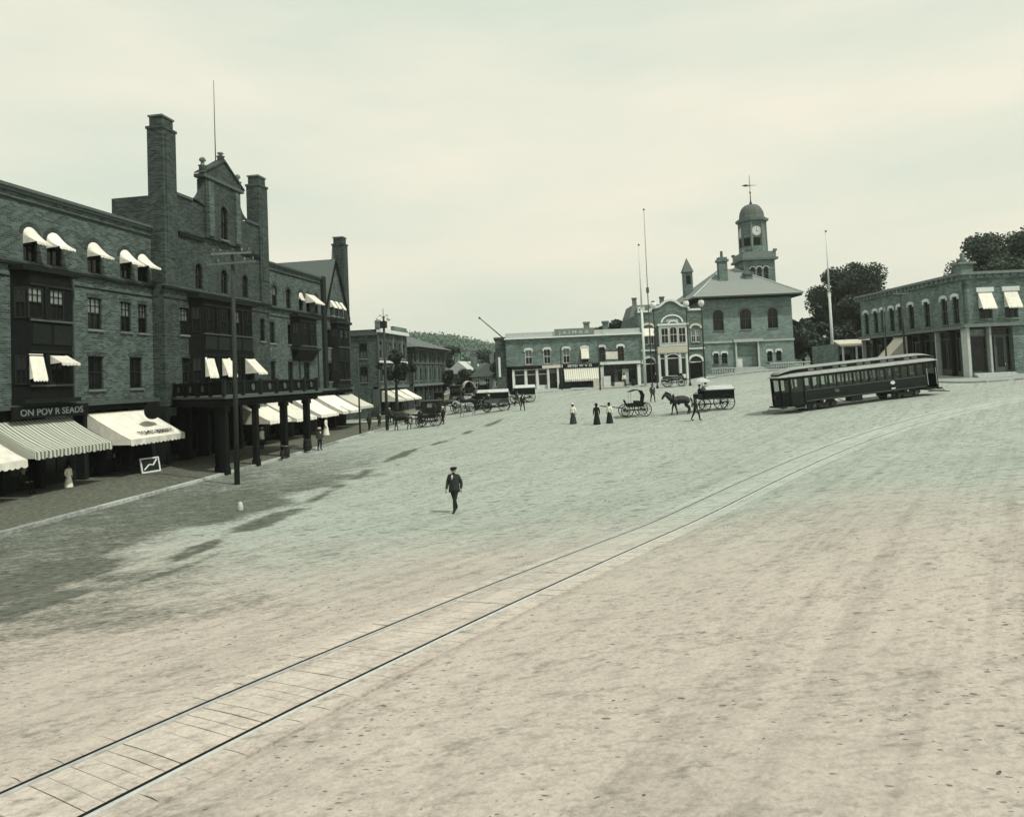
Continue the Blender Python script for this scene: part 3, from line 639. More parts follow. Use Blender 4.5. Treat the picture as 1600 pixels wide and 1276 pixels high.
# chimneys
def chimney(a, b, y0, y1, z0, z1, m_, cap=True):
    c = MB().box(a, b, y0, y1, z0, z1-.9).build('chimney', m_, hotel)
    MB().box(a+.12, b-.12, y0+.12, y1-.12, z1-.9, z1-.12).build('chimney_neck', m_, c)
    MB().box(a-.07, b+.07, y0-.07, y1+.07, z1-1.0, z1-.82).build('corbel', m_, c)
    MB().box(a+.04, b-.04, y0+.04, y1-.04, z1-.121, z1).build('cap', DSTONE, c)
    MB().box(a+.3, b-.3, y0-.05, y0+.02, z0+2, z1-1.3).build('chimney_rib', m_, c)
chimney(46.42, 47.95, PY-.16, .15, 12.6, 24.75, HB2); chimney(59.85, 61.35, PY-.16, .15, 12.6, 24.0, HB2)
chimney(80.9, 82.2, -.18, 1.2, 4.9, 22.4, HB2)
# steep brick gable at the far end with its roof
gp = [(75.05, 12.72), (82.0, 12.72), (78.55, 19.2)]
m = MB(); m.prism(gp, -.02, .3); m.build('gable_wall', HB, hotel)
rf = MB()
for s, x0 in ((-1, 75.0), (1, 82.1)): rf.add([(78.55, -.15, 19.35), (x0, -.15, 12.65), (x0, 13, 12.65), (78.55, 13, 19.35), (78.55, -.15, 19.15), (x0+s*-.05, -.15, 12.45), (x0, 13, 12.45), (78.55, 13, 19.15)], [(0, 1, 2, 3), (4, 7, 6, 5), (0, 4, 5, 1), (1, 5, 6, 2), (2, 6, 7, 3)])
rf = rf.build('gable_roof', DROOF, hotel)
for s, x0 in ((-1, 75.0), (1, 82.1)):
    MB().prism([(78.55, 19.32), (78.55, 19.0), (x0-s*.15, 12.6), (x0, 12.75)][::s], -.3, -.152).build('bargeboard', WOOD, rf)
for a, b in GAB: window(hotel, (a+b)/2, A0+.05, b-a, 1.75, 0, -.16, pale=False); window_awning(hotel, (a+b)/2, A0+1.75, b-a, .75, .5, -.03)
MB().tube((78.55, .2, 19.3), (78.55, .2, 20.6), .12, .03, 6).build('finial', DSTONE, hotel)
# dark downpipe strip and pipes
MB().box(74.6, 75.35, -.3, .0, 4.85, 16.9).build('pilaster', WOOD2, hotel)
for u in (34.85, 38.95): MB().tube((u, -.12, 4.9), (u, -.12, 12.4), .06, .06, 6).build('downpipe', TRIM, hotel)
for u, y, z1 in ((68.9, -.1, 12.4), (73.2, -.15, 9), (49.6, PY-.1, 9.2), (58.3, PY-.1, 8.2)): MB().tube((u, y, 4.9), (u, y, z1), .06, .06, 6).build('downpipe', IRON, hotel)
# bay windows (oriels): angled wooden boxes
def oriel(a, b, z0, z1, out, y, floors, panel, cant=.55, brackets=False, pale_upper=None):
    """floors: list of (sill, head, [window centres], win width)"""
    t = .0; pts = [(a, y), (a+cant, y-out), (b-cant, y-out), (b, y)]
    m = MB(); n = 4
    m.add([(p[0], p[1], z0) for p in pts]+[(p[0], p[1], z1) for p in pts], [(0,1,5,4),(1,2,6,5),(2,3,7,6),(3,2,1,0),(4,5,6,7)])
    o = m.build('bay_window', WOOD, hotel)
    MB().box(a-.1, b+.1, y-out-.18, y+.05, z1+.002, z1+.28).build('bay_cornice', WOOD2, o)
    MB().box(a-.02, b+.02, y-out-.1, y+.05, z0-.25, z0-.002).build('bay_base', WOOD2, o)
    for (s_, h_, cs, ww) in floors:
        MB().box(a+cant-.05, b-cant+.05, y-out-.10, y-out-.001, s_-.14, s_-.03).build('bay_sill', TRIM, o)
        MB().box(a+cant-.05, b-cant+.05, y-out-.08, y-out-.001, h_+.12, h_+.24).build('bay_head', WOOD2, o)
        for j, c in enumerate(cs):
            window(o, c, s_, ww, h_-s_, 0, y-out-.12, style='six' if s_ > 8 else 'sash', sill=False, frame=WOOD2, pale=(pale_upper[j] if pale_upper and s_ > 8 else False), dep=.10)
        for c0, c1 in zip(cs, cs[1:]): c = (c0+c1)/2; MB().box(c-.14, c+.14, y-out-.13, y-out-.001, s_-.02, h_+.1).build('mullion_post', WOOD, o)
        # slanted cheek windows
        for s, x0, x1 in ((-1, a, a+cant), (1, b, b-cant)):
            ang = math.atan2(out, cant)*(1 if s > 0 else -1); L = math.hypot(out, cant)
            window(o, (x0+x1)/2, s_, min(.75, L*.6), h_-s_, 0, y-out/2, rz=ang, sill=False, frame=WOOD2, pale=False, dep=-.02)
    for z_a, z_b in panel:
        k = max(2, len(floors[0][2])); L = (b-a-2*cant)/k
        for i in range(k): MB().box(a+cant+L*i+.12, a+cant+L*(i+1)-.12, y-out-.05, y-out-.001, z_a, z_b).build('panel', WOOD2, o)
    if brackets:
        MB().prismx([(y, z0-.26), (y-out, z0-.26), (y-out*.3, z0-1.1), (y, z0-1.3)], a+.3, b-.3).build('bracket', WOOD2, o)
    return o
ob = oriel(34.55, 38.55, 5.1, 12.1, .75, 0, [(9.5, 11.2, [35.35, 36.85], 1.05), (5.9, 7.5, [35.35, 36.85], 1.05)], [(8.1, 9.2)], .5, pale_upper=[True, True])
window_awning(ob, 35.35, 7.55, .95, 1.35, .3, -.78); window_awning(ob, 36.95, 7.5, 1.3, .45, .8, -.78)
oc = oriel(49.2, 57.6, 5.3, 11.95, .8, PY, [(9.45, 11.35, [50.6, 52.5, 54.3, 56.2], .95), (5.6, 7.6, [50.6, 52.5, 54.3, 56.2], .95)], [(8.2, 9.2)], .7, pale_upper=[False, False, True, False])
window_awning(oc, 50.45, 7.6, 1.15, 1.4, .35, PY-.83); window_awning(oc, 52.75, 7.6, 1.3, 1.35, .55, PY-.83); window_awning(oc, 56.3, 7.6, 1.5, 1.2, 1.15, PY-.83)
oriel(67.2, 72.2, 8.95, 11.95, .8, 0, [(9.2, 11.4, [68.7, 70.6], 1.1)], [], .7, True)
oriel(76.9, 81.0, 5.1, 11.95, .7, 0, [(9.4, 11.3, [78.1, 79.5], .85), (5.7, 7.6, [78.1, 79.5], .85)], [(8.1, 9.1)], .45, pale_upper=[True, True])
# shopfronts on the ground floor
zs = lambda u: g(-33, u)+.13
m = MB(); m.box(14, 46.4, 1.3, 15, -.6, 4.199); m.box(46.4, 61.4, PY+2.2, 15, -.6, 4.199); m.box(61.4, 82.3, 1.3, 15, -.6, 4.199); m.build('unlit_shop_backing', DARK, hotel)
def pier(a, b, y0, y1): MB().box(a, b, y0, y1, -.4, 4.199).build('pier', WOOD2, hotel)
edges = [14, 18.5, 23, 27.5, 31.8, 34.1, 36.6, 39.9, 41.4, 43.9, 46.2]
for i, (a, b) in enumerate(zip(edges, edges[1:])):
    pier(a-.18, a+.18, -.02, 1.29); shop_bay(hotel, a+.19, b-.19, zs((a+b)/2), 4.15, .6, WOOD2, i % 3 == 2)
pier(46.02, 46.38, -.02, 1.29)
edges = [46.6, 49.2, 51.6, 53.6, 56.2, 58.7, 61.2]
for i, (a, b) in enumerate(zip(edges, edges[1:])):
    pier(a-.2, a+.2, PY, PY+1.6); shop_bay(hotel, a+.21, b-.21, zs((a+b)/2), 4.15, PY+.9, WOOD2, i in (2, 4))
edges = [61.7, 65, 67.2, 70.2, 72.5, 75.2, 77.4, 80, 82.1]
for i, (a, b) in enumerate(zip(edges, edges[1:])):
    pier(a-.18, a+.18, -.02, 1.29); shop_bay(hotel, a+.19, b-.19, zs((a+b)/2), 4.15, .6, WOOD2, i % 3 == 1)
# sign board over the striped awning, and the dark oval sign hung at the second awning
sb = MB().box(34.0, 39.4, -.62, -.47, 4.05, 4.72).build('sign_board', WOOD, hotel)
lettering(sb, 'ON POV R SEADS', .52, (36.7, -.63, 4.2), width=1.12)
ov = tag(MB().lathe([(.02, -.06), (.62, -.06), (.66, -.03), (.66, .03), (.62, .06), (.02, .06)], n=20).build('hanging_sign', WOOD, None), 'dark round sign hung above the white awning by the porch', 'sign')
ov.rotation_euler = (rad(90), 0, rad(90)); ov.location = (-31.0, 43.4, 4.0); ov.scale = (1.25, .85, 1)
shop_awning('striped scalloped awning under the lettered sign board at the left', HL, HR, 35.75, 3.95, 5.6, 2.8, 1.55, STRIPE, .4)
shop_awning('white awning with black lettering beside the porch', HL, HR, 42.7, 4.05, 5.4, 2.9, 1.65, CANVAS, .4, text=('TOVET BEREITY', .52, .3))
shop_awning('white awning cut off by the left picture edge', HL, HR, 29.9, 3.7, 5.2, 2.8, 1.6, CANVAS, .4)
shop_awning('white awning glimpsed between the porch posts, next to the porch middle', HL, HR, 59.6, 3.75, 3.8, 2.6, 1.4, CANVAS, .3)
shop_awning('white awning seen behind the last two porch posts', HL, HR, 64.1, 3.75, 4.2, 2.9, 1.5, CANVAS, .3)
shop_awning('white awning just past the far end of the porch', HL, HR, 69.3, 3.95, 4.2, 2.9, 1.65, CANVAS, .3)
shop_awning('widest white awning beyond the porch, below the far bay window', HL, HR, 74.9, 4.05, 5.0, 3.0, 1.7, CANVAS, .3)
shop_awning('white awning at the far corner of the hotel', HL, HR, 80.3, 4.0, 4.2, 2.6, 1.4, STRIPE2, .3)

# ---------------------------------------------------------------- the porch over the pavement
porch = thing('hotel_porch', 'deep dark balcony porch on square posts in front of the hotel', 'porch', (0, 0, 0))
PC = [(-32.1, 47.3), (-24.75, 41.3), (-25.3, 56.0), (-33, 56.3)]
def slab(name, z0, z1, grow, mt, par=porch):
    cx_, cy_ = -28.5, 50; P = [(x+(grow if x > -30 else 0), y+(-grow if y < 50 else grow)) for x, y in PC]
    return MB().add([(x, y, z0) for x, y in P]+[(x, y, z1) for x, y in P], [(3,2,1,0),(4,5,6,7),(0,1,5,4),(1,2,6,5),(2,3,7,6),(3,0,4,7)]).build(name, mt, par)
slab('deck_edge', 4.60, 4.74, .28, TRIM); slab('fascia', 4.1, 4.599, .0, WOOD); slab('fascia_moulding', 4.34, 4.42, .07, WOOD2)
for x, y, w_ in ((-25.0, 41.75, .2), (-25.75, 42.35, .17), (-25.1, 45.7, .17), (-25.3, 50.1, .21), (-25.5, 54.3, .21)):
    z0 = g(x, y)-.05
    p = MB().box(x-w_, x+w_, y-w_, y+w_, z0, 4.099).build('post', WOOD, porch)
    MB().box(x-w_-.04, x+w_+.04, y-w_-.04, y+w_+.04, z0, z0+.5).build('post_base', WOOD, p); MB().box(x-w_-.07, x+w_+.07, y-w_-.07, y+w_+.07, 3.8, 4.09).build('post_cap', WOOD, p)
bal = MB().box(-.03, .03, -.03, .03, 4.9, 5.6).mesh('baluster', WOOD2); new = MB().box(-.1, .1, -.1, .1, 4.74, 5.8).mesh('newel', WOOD2)
ring = MB().lathe([(.14, -.02), (.22, -.02), (.22, .02), (.14, .02)], n=12).mesh('roundel', TRIM)
for (x0, y0), (x1, y1) in zip(PC, PC[1:3]):
    L = math.hypot(x1-x0, y1-y0); a_ = math.atan2(y1-y0, x1-x0); d = Vector((x1-x0, y1-y0, 0))/L
    r_ = put('railing', MB().box(0, L, -.07, .07, 5.6, 5.7).box(0, L, -.05, .05, 4.84, 4.9).mesh('railing', WOOD2), porch, (x0, y0, 0), a_)
    put('railing_panel', MB().box(.05, L-.05, .02, .035, 4.905, 5.595).mesh('railing_panel', WOOD), r_)
    for i in range(1, int(L/.3)): put('baluster', bal, r_, (i*.3, -.02, 0))
    for i in range(int(L/2.4)+1): put('newel', new, r_, (min(L, i*2.4+.1), 0, 0))
    for i in range(int(L/2.4)): put('roundel', ring, r_, (i*2.4+1.3, -.08, 5.25), rx=rad(90))
# ---------------------------------------------------------------- buildings further up the left street (hotel frame)
def plain_block(name, label, u0, u1, depth, z1, bm, rows, nwin, y=0, cornice=WHITE, base=None, shop=True, floors_label=None):
    """three-storey commercial block facing +x; its near end wall is seen too"""
    b = thing(name, label, 'building', HL, HR); zb = min(g(-33, u0), g(-33, u1))-.3
    L = u1-u0; ops = []; step = L/nwin
    for (s_, h_) in rows: ops += [(u0+step*(i+.5)-.5, u0+step*(i+.5)+.5, s_, h_, .2) for i in range(nwin)]
    m = MB(); facade(m, u0, u1, 4.6, z1, ops, .25, y); m.box(u0, u1, y+.25, y+depth, 4.6, z1-.1); m.box(u0, u1, y+.9, y+depth, zb, 4.6); m.build('wall', bm, b)
    for o in ops: window(b, (o[0]+o[1])/2, o[2], 1.0, o[3]-o[2], .2, y, hood='lintel', style='sash', sill=True, frame=TRIM)
    MB().box(u0-.1, u1+.1, y-.5, y+.1, z1-.35, z1+.1).build('cornice', cornice, b); MB().box(u0-.05, u1+.05, y-.3, y+.1, 4.35, 4.7).build('shop_cornice', DSTONE, b)
    MB().box(u0, u1, y+.1, y+depth, z1+.0, z1+.06).build('roof', TAR, b)
    MB().box(u0, u1, y-.2, y+.05, 7.75, 8.05).build('string_course', cornice, b)
    for i in range(nwin+1): MB().box(u0+step*i-.12, u0+step*i+.12, y-.1, y+.05, 4.75, z1-.4).build('pilaster', DSTONE if i % 2 else TRIM, b)
    if shop:
        n = max(2, int(L/2.6)); st = L/n
        for i in range(n):
            MB().box(u0+st*i-.12, u0+st*i+.12, y-.02, y+.9, zb, 4.349).build('pier', TRIM, b)
            shop_bay(b, u0+st*i+.13, u0+st*(i+1)-.13, g(-33, u0+st*i)+.13, 4.3, y+.4, TRIM, i % 2 == 1)
        MB().box(u0, u1, y+.85, y+.9, zb, 4.349).build('unlit_shop_backing', DARK, b)
    return b
ba = plain_block('corner_shop_building', 'three-storey shop building past the hotel with stepped parapet and pale cornice', 92, 104, 14, 12.1, HB, [(5.3, 7.4), (8.4, 10.5)], 6)
MB().box(91.9, 92.6, -.35, .3, 12.1, 13.3).build('parapet_pier', CB, ba); MB().box(98, 104, -.2, .2, 12.15, 12.9).build('parapet', CB, ba)
facm = MB(Matrix.Rotation(rad(-90), 4, 'Z'))
for v in (5.3, 8.4):
    for i in range(3): window(ba, 91.98, v, 1.0, 2.0, 0, 2.0+i*2.4, rz=rad(-90), sill=True, hood='lintel', dep=.0)
MB().box(91.7, 91.98, 0, 10, 11.4, 11.75).build('cornice', TRIM, ba)
bb = plain_block('eaved_building', 'dark building with wide overhanging eaves farther up the left street', 107, 126, 12, 10.2, HB, [(5.2, 6.9), (7.6, 9.3)], 7, cornice=TRIM)
MB().add([(106, -1.2, 10.3), (127, -1.2, 10.3), (127, 13, 10.3), (106, 13, 10.3), (111, 4.5, 12.6), (122, 4.5, 12.6)], [(0,1,5,4),(1,2,5),(2,3,4,5),(3,0,4),(3,2,1,0)]).build('hip_roof', DROOF, bb)
for u, L_ in ((94.2, 3.0), (97.8, 3.0), (101.6, 3.2)):
    shop_awning({94.2: 'nearest awning of the shop building past the hotel', 97.8: 'middle awning of the shop building past the hotel', 101.6: 'farthest awning of the shop building past the hotel'}[u], HL, HR, u, 4.1, L_, 2.3, 1.3, STRIPE2 if u < 95 else CANVAS, .25, 'awnings up the left street')

# ---------------------------------------------------------------- low brick shop block in the middle (square frame, facade at Y=104)
BL = G(0, 104); block = thing('brick_shop_block', 'low two-storey brick shop block with lettered parapet board across the square', 'building', BL, YAW)
WB = [(1.8, 2.78), (4.4, 5.38), (7.12, 8.1), (9.72, 10.7), (12.2, 13.1), (14.85, 15.75)]
ops = [(a, b, 6.78, 8.82, .12) for a, b in WB]
m = MB(); facade(m, -.9, 18.2, 6.6, 10.42, ops, .28); m.box(-.9, 18.2, .28, 16, 6.6, 10.3); m.box(-.9, 18.2, 1.0, 16, 2, 6.6); m.build('wall', CB, block)
for i, (a, b) in enumerate(WB): window(block, (a+b)/2, 6.78, b-a, 2.04, .12, 0, hood='white', frame=WHITE if i < 3 else TRIM, pale=(i in (0, 2)))
MB().box(-1.1, 18.3, -.35, .1, 10.422, 10.62).build('cornice', WHITE, block)
MB().box(-.9, 6.0, -.05, .3, 10.62, 11.3).build('parapet', STONE, block); MB().box(11.65, 18.2, -.05, .3, 10.62, 11.3).build('parapet', STONE, block)
sb = MB().box(6.05, 11.6, -.25, .1, 10.63, 11.62).build('sign_board', DSTONE, block); lettering(sb, 'J A I M A A', .62, (8.8, -.26, 10.88), STONE, width=1.45)
for x in (11.2, 14.0): c = MB().box(x-.4, x+.4, 5, 5.8, 10.3, 12.6).build('chimney', CB, block); MB().box(x-.5, x+.5, 4.9, 5.9, 12.6, 12.85).build('cap', DSTONE, c)
MB().box(-2.4, -.9, .6, 12, 2, 10.6).build('side_wing', HB, block); MB().box(-2.6, -.85, .45, 12, 10.6, 10.85).build('side_wing_cornice', TRIM, block)
MB().box(-2.05, -1.75, .5, .6, 5.2, 8).build('side_wing_notice', WHITE, block)
st = MB().tube((-1.1, -.1, 10.6), (-4.4, -.9, 13.6), .09, .06, 6).build('slanted_staff', POLE, block); MB().lathe([(.02, -.16), (.15, -.08), (.15, .08), (.02, .16)], n=8).build('staff_ball', IRON, st, True, (-4.4, -.9, 13.6))
window_awning(block, 10.22, 8.85, 1.05, 1.45, .5, -.02); MB().box(13.15, 14.85, -.14, -.1, 7.05, 8.2).build('banner', CANVAS, block)
MB().box(13.1, 14.9, -.16, -.141, 8.15, 8.22).build('banner_rod', WOOD, block)
gb = lambda X: g(*G(X, 104)[:2])+.14
m = MB(); m.box(-.9, 18.2, .9, 1.0, 2, 6.6); m.build('unlit_shop_backing', DARK, block)
for x in (0, 1.75, 3.35, 4.95, 6.3): MB().box(x-.14, x+.14, -.05, .9, gb(x)-.3, 6.15).build('pilaster', WHITE, block)
for i, (a, b) in enumerate(((.14, 1.61), (1.89, 3.21), (3.49, 4.81), (5.09, 6.16))): shop_bay(block, a, b, gb(a), 6.12, .35, WHITE if i < 3 else WOOD2, i == 3)
MB().box(-.2, 4.1, -.2, .28, 6.16, 6.58).build('shop_fascia', WOOD2, block); MB().box(4.12, 7.0, -.2, .28, 6.16, 6.58).build('shop_fascia', CREAM, block)
fb = MB().box(7.02, 12.6, -.22, .28, 6.1, 6.6).build('shop_fascia', WOOD2, block); lettering(fb, 'SEYEI W V G', .5, (9.4, -.23, 6.18), WHITE, width=1.25)
for a, b, d_ in ((6.5, 8.2, 1), (8.3, 10.2, 0), (10.3, 12.4, 0)): shop_bay(block, a, b, gb(a), 6.05, .4, TRIM, d_)
for x in (12.55, 17.75): MB().box(x-.22, x+.22, -.1, .9, gb(x)-.3, 6.2).build('pilaster', WHITE, block)
MB().box(12.3, 18.0, -.3, .28, 6.3, 6.68).build('shop_fascia', WHITE, block)
for a, b, d_ in ((12.8, 14.4, 0), (14.4, 15.8, 1), (15.8, 17.5, 0)): shop_bay(block, a, b, gb(a), 6.25, .5, TRIM, d_)
MB().box(15.4, 16.3, .2, .28, gb(15)+.2, 5.6).build('door_curtain', BLIND, block)
shop_awning('striped pale awning at the middle of the low brick shop block', (BL[0], BL[1], 0), YAW, 9.6, 6.05, 4.9, 1.4, 1.6, STRIPE2, .3, 'awnings across the square')

# ---------------------------------------------------------------- small gabled shop next to it
FL = G(0, 106); fancy = thing('gabled_shop', 'narrow brick building with scrolled gable and white arched trim beside the town hall', 'building', FL, YAW)
gf = lambda X: g(*G(X, 105.5)[:2])+.1
ops = [(18.9, 20.5, 9.0, 11.2, 0), (21.3, 25.0, 9.0, 11.4, 0), (25.85, 27.2, 9.0, 10.85, 0), (18.75, 20.45, 2.6, 7.0, .8), (25.45, 27.25, 2.6, 7.0, .8), (21.1, 24.8, 4.4, 7.6, 0)]
m = MB(); facade(m, 18.3, 27.6, 2.5, 13.6, ops, .3); m.box(18.3, 27.6, .3, 14, 8.0, 13.4); m.box(18.3, 27.6, .9, 14, 2.5, 8)
n = 8; cur = [(20.4, 13.6)]+[(20.4, 14.1), (21.2, 14.15)]+[(21.2+1.6*i/n, 14.2+.85*math.sin(math.pi/2*i/n)**2) for i in range(n+1)]+[(23.05, 15.1)]+[(23.3+1.6*i/n, 14.2+.85*math.cos(math.pi/2*i/n)**2) for i in range(n+1)]+[(24.9, 14.1), (25.5, 14.1), (25.5, 13.6)]
m.prism(cur[::-1], 0, .4); m.build('wall', FB, fancy)
top = [(18.3, 13.6), (20.3, 13.6), (20.4, 14.1)]+cur[2:-1]+[(25.6, 13.6), (27.6, 13.6)]
cp = MB()
for p, q in zip(top, top[1:]):
    dx, dz = q[0]-p[0], q[1]-p[1]; l = math.hypot(dx, dz) or 1; nx_, nz_ = -dz/l*.28, dx/l*.28
    cp.prism([p, q, (q[0]+nx_, q[1]+nz_), (p[0]+nx_, p[1]+nz_)], -.18, .45)
cp.build('gable_coping', WHITE, fancy)
def archtrim(par, a, b, spring, rise, tck, y, mt, name='arch_trim'):
    A = arcpts(a, b, spring, rise, 12); B = arcpts(a-tck, b+tck, spring, rise+tck, 12); m = MB()
    for p, q, r_, s_ in zip(A, A[1:], B, B[1:]): m.add([(k[0], yy, k[1]) for yy in (y-.12, y+.02) for k in (p, q, s_, r_)], [(3,2,1,0),(0,1,5,4),(2,3,7,6),(4,5,6,7)])
    return m.build(name, mt, par)
archtrim(fancy, 21.8, 24.6, 12.0, .95, .22, 0, WHITE); MB().add([(p[0], -.02, p[1]) for p in arcpts(21.9, 24.5, 12.0, .9, 10)], [tuple(range(10, -1, -1))]).build('arch_panel', DSTONE, fancy)
lettering(fancy, 'ACUAB', .5, (23.2, -.03, 12.1), WHITE)
bay = MB().box(21.15, 25.15, -.7, .2, 8.6, 11.55).build('bay_window', WHITE, fancy); MB().box(20.95, 25.35, -.9, .2, 11.55, 11.8).build('bay_cornice', WHITE, bay)
for x, w_ in ((21.9, 1.05), (23.15, 1.1), (24.4, 1.05)): window(bay, x, 9.0, w_, 2.2 if w_ < 1.1 else 2.35, .0 if w_ < 1.1 else .5, -.75, sill=False, frame=WHITE, pale=False, dep=.02)
archtrim(bay, 22.5, 23.8, 11.5, .6, .22, -.8, WHITE)
archtrim(fancy, 25.9, 27.2, 11.0, .45, .3, 0, CREAM); archtrim(fancy, 18.95, 20.45, 11.4, .4, .3, 0, CREAM)
for x in (26.2, 26.87): window(fancy, x, 9.0, .62, 1.83, 0, 0, frame=WHITE, pale=True)
for x in (19.3, 20.1): window(fancy, x, 9.0, .76, 2.18, 0, 0, frame=WHITE, pale=False)
window_awning(fancy, 19.7, 11.3, 1.7, 1.0, .5, -.02)
for a, b in ((18.3, 20.9), (25.3, 27.7)): MB().box(a, b, -.2, .1, 8.0, 8.22).build('string_course', WHITE, fancy)
MB().box(20.8, 25.2, -.75, .2, 7.62, 8.55).build('shop_fascia', CREAM, fancy)
for x in (20.95, 21.95, 23.95, 24.95): MB().box(x-.13, x+.13, -.62, .1, gf(x)-.2, 7.62).build('pilaster', WHITE, fancy)
for a, b, in ((21.08, 21.82), (22.08, 23.82), (24.08, 24.82)): shop_bay(fancy, a, b, gf(a)+.3, 7.6, -.45, WHITE, False, bulk=WHITE)
archtrim(fancy, 22.1, 23.8, 6.9, .5, .12, -.55, WHITE)
for a, b in ((18.75, 20.45), (25.45, 27.25)):
    archtrim(fancy, a, b, 6.2, .8, .3, 0, WHITE); c = (a+b)/2
    d = MB().box(a+.1, c-.03, .2, .26, gf(c), 6.1).box(c+.03, b-.1, .2, .26, gf(c), 6.1).build('double_door', WOOD, fancy)
    MB().box(a+.1, b-.1, .2, .26, 6.1, 6.25).build('transom_bar', WHITE, d); MB().add([(p[0], .24, p[1]) for p in arcpts(a+.05, b-.05, 6.25, .7, 10)], [tuple(range(10, -1, -1))]).build('fanlight', GLASS, d)
MB().box(18.3, 27.6, .85, .9, 2.5, 8).build('unlit_shop_backing', DARK, fancy)

# ---------------------------------------------------------------- town hall with clock tower
TL = G(0, 110); hall = thing('town_hall', 'brick town hall with pale hipped roof and domed clock tower', 'building', TL, YAW)
gh = lambda X: g(*G(X, 109.5)[:2])
WH = [(30.2, 31.8), (34.25, 35.95), (38.4, 39.95)]
ops = [(a, b, 10.75, 13.85, .8) for a, b in WH]+[(29.95, 30.75, 5.7, 7.35, .2), (31.2, 32.05, 5.7, 7.35, 0), (33.5, 36.6, 3.5, 8.5, 0), (38.0, 38.8, 5.8, 7.35, .2), (39.35, 40.15, 5.8, 7.35, .2)]
m = MB(); facade(m, 28.7, 42.1, 3.5, 15.4, ops, .4); m.box(28.7, 42.1, .4, 17.5, 3.5, 15.35)
m.build('wall', TB, hall)
for a, b in WH:
    window(hall, (a+b)/2, 10.75, b-a, 3.1, .8, 0, frame=TRIM, pale=False, style='sash'); archtrim(hall, a, b, 13.05, .8, .28, 0, DSTONE)
for a, b, r_ in ((29.95, 30.75, .2), (31.2, 32.05, 0), (38.0, 38.8, .2), (39.35, 40.15, .2)): window(hall, (a+b)/2, 5.75, b-a, 1.6, r_, 0, frame=TRIM, hood='white', pale=False)
for a, b in ((28.6, 33.4), (36.7, 42.2)): MB().box(a, b, -.15, .1, 8.85, 9.12).build('string_course', STONE, hall)
MB().box(33.0, 37.4, -.5, .1, 8.85, 9.3).build('portal_lintel', STONE, hall); MB().prism([(33.0, 9.302), (37.4, 9.302), (35.2, 10.2)], -.35, .1).build('portal_pediment', DSTONE, hall)
for a, b in ((29, 33), (37, 42)): MB().box(a, b, -.06, .1, 13.9, 14.02).build('string_course', DSTONE, hall)
pd = MB().box(33.5, 36.6, .5, .6, 3.5, 8.5).build('portal_door', WOOD, hall); MB().box(33.5, 36.6, .4, .5, 6.7, 6.9).build('transom_bar', STONE, pd); MB().box(33.55, 34.3, .1, .4, 4.2, 6.4).build('door_leaf', WHITE, pd)
MB().box(33.25, 33.5, -.25, .4, 3.5, 8.85).build('portal_jamb', STONE, hall); MB().box(36.6, 36.85, -.25, .4, 3.5, 8.85).build('portal_jamb', STONE, hall)
for i in range(4): MB().box(33-.15*(3-i), 37.2+.15*(3-i), -1.7+i*.4, -.3, gh(35)-.3, gh(35)+.2+i*.17).build('step', STONE, hall)
MB().box(27.3, 43.3, -1.2, 18.7, 15.4, 15.62).build('eave', WOOD2, hall); MB().box(27.2, 43.4, -1.3, 18.8, 15.62, 15.8).build('gutter', DSTONE, hall)
rf = MB().add([(27.1, -1.4, 15.8), (43.5, -1.4, 15.8), (43.5, 18.9, 15.8), (27.1, 18.9, 15.8), (34.2, 8.0, 21.0), (36.2, 8.0, 21.0), (36.2, 9.5, 21.0), (34.2, 9.5, 21.0)], [(0,1,5,4),(1,2,6,5),(2,3,7,6),(3,0,4,7),(4,5,6,7),(3,2,1,0)]).build('hip_roof', ROOF, hall)
for (p, q) in (((27.1, -1.4, 15.85), (34.2, 8, 21.05)), ((43.5, -1.4, 15.85), (36.2, 8, 21.05)), ((27.1, 18.9, 15.85), (34.2, 9.5, 21.05))): MB().tube(p, q, .12, .12, 6).build('hip_ridge', STONE, rf)
c = MB().box(32.6, 33.9, 3.6, 4.8, 17.0, 22.3).build('chimney', CB, hall); MB().box(32.4, 34.1, 3.4, 5.0, 21.6, 21.95).build('corbel', CB, c); MB().lathe([(.25, 22.3), (.2, 23.3)], (33.25, 4.2), 8).build('chimney_pot', DSTONE, c)
c = MB().box(36.7, 37.8, 3.9, 4.9, 17.0, 19.9).build('chimney', CB, hall); MB().box(36.5, 38.0, 3.7, 5.1, 19.5, 19.8).build('corbel', CB, c)
c = MB().box(28.5, 29.9, 9.5, 10.9, 15.6, 21.0).build('turret', CB, hall); MB().lathe([(1.25, 21.0), (.02, 23.4)], (29.2, 10.2), 4, ph=math.pi/4).build('turret_spire', DROOF, c); MB().box(28.85, 29.55, 9.46, 9.499, 19.0, 20.4).build('louvre', DARK, c)
# tower
tx, ty = 39.75, 8.6; hw = 2.45
tw = MB(); facade(tw, tx-hw, tx+hw, 12, 22.0, [(tx-1.5+i*1.05, tx-.75+i*1.05, 18.6, 20.9, .37) for i in range(3)], .3, ty-hw); tw.box(tx-hw, tx+hw, ty-hw+.3, ty+hw, 12, 22.0); tw = tw.build('tower_shaft', CB, hall)
for i in range(3): window(tw, tx-1.125+i*1.05, 18.6, .75, 2.3, .37, ty-hw, frame=TRIM, pale=False, sill=False); archtrim(tw, tx-1.5+i*1.05, tx-.75+i*1.05, 20.53, .37, .13, ty-hw, STONE)
for i in range(3): MB().box(tx-hw-.04, tx-hw+.0-.002, ty-1.5+i*1.05, ty-.75+i*1.05, 18.6, 20.8).build('louvre', DARK, tw)
MB().box(tx-hw-.05, tx+hw+.05, ty-hw-.05, ty+hw+.05, 17.9, 18.2).build('tower_course', STONE, tw)
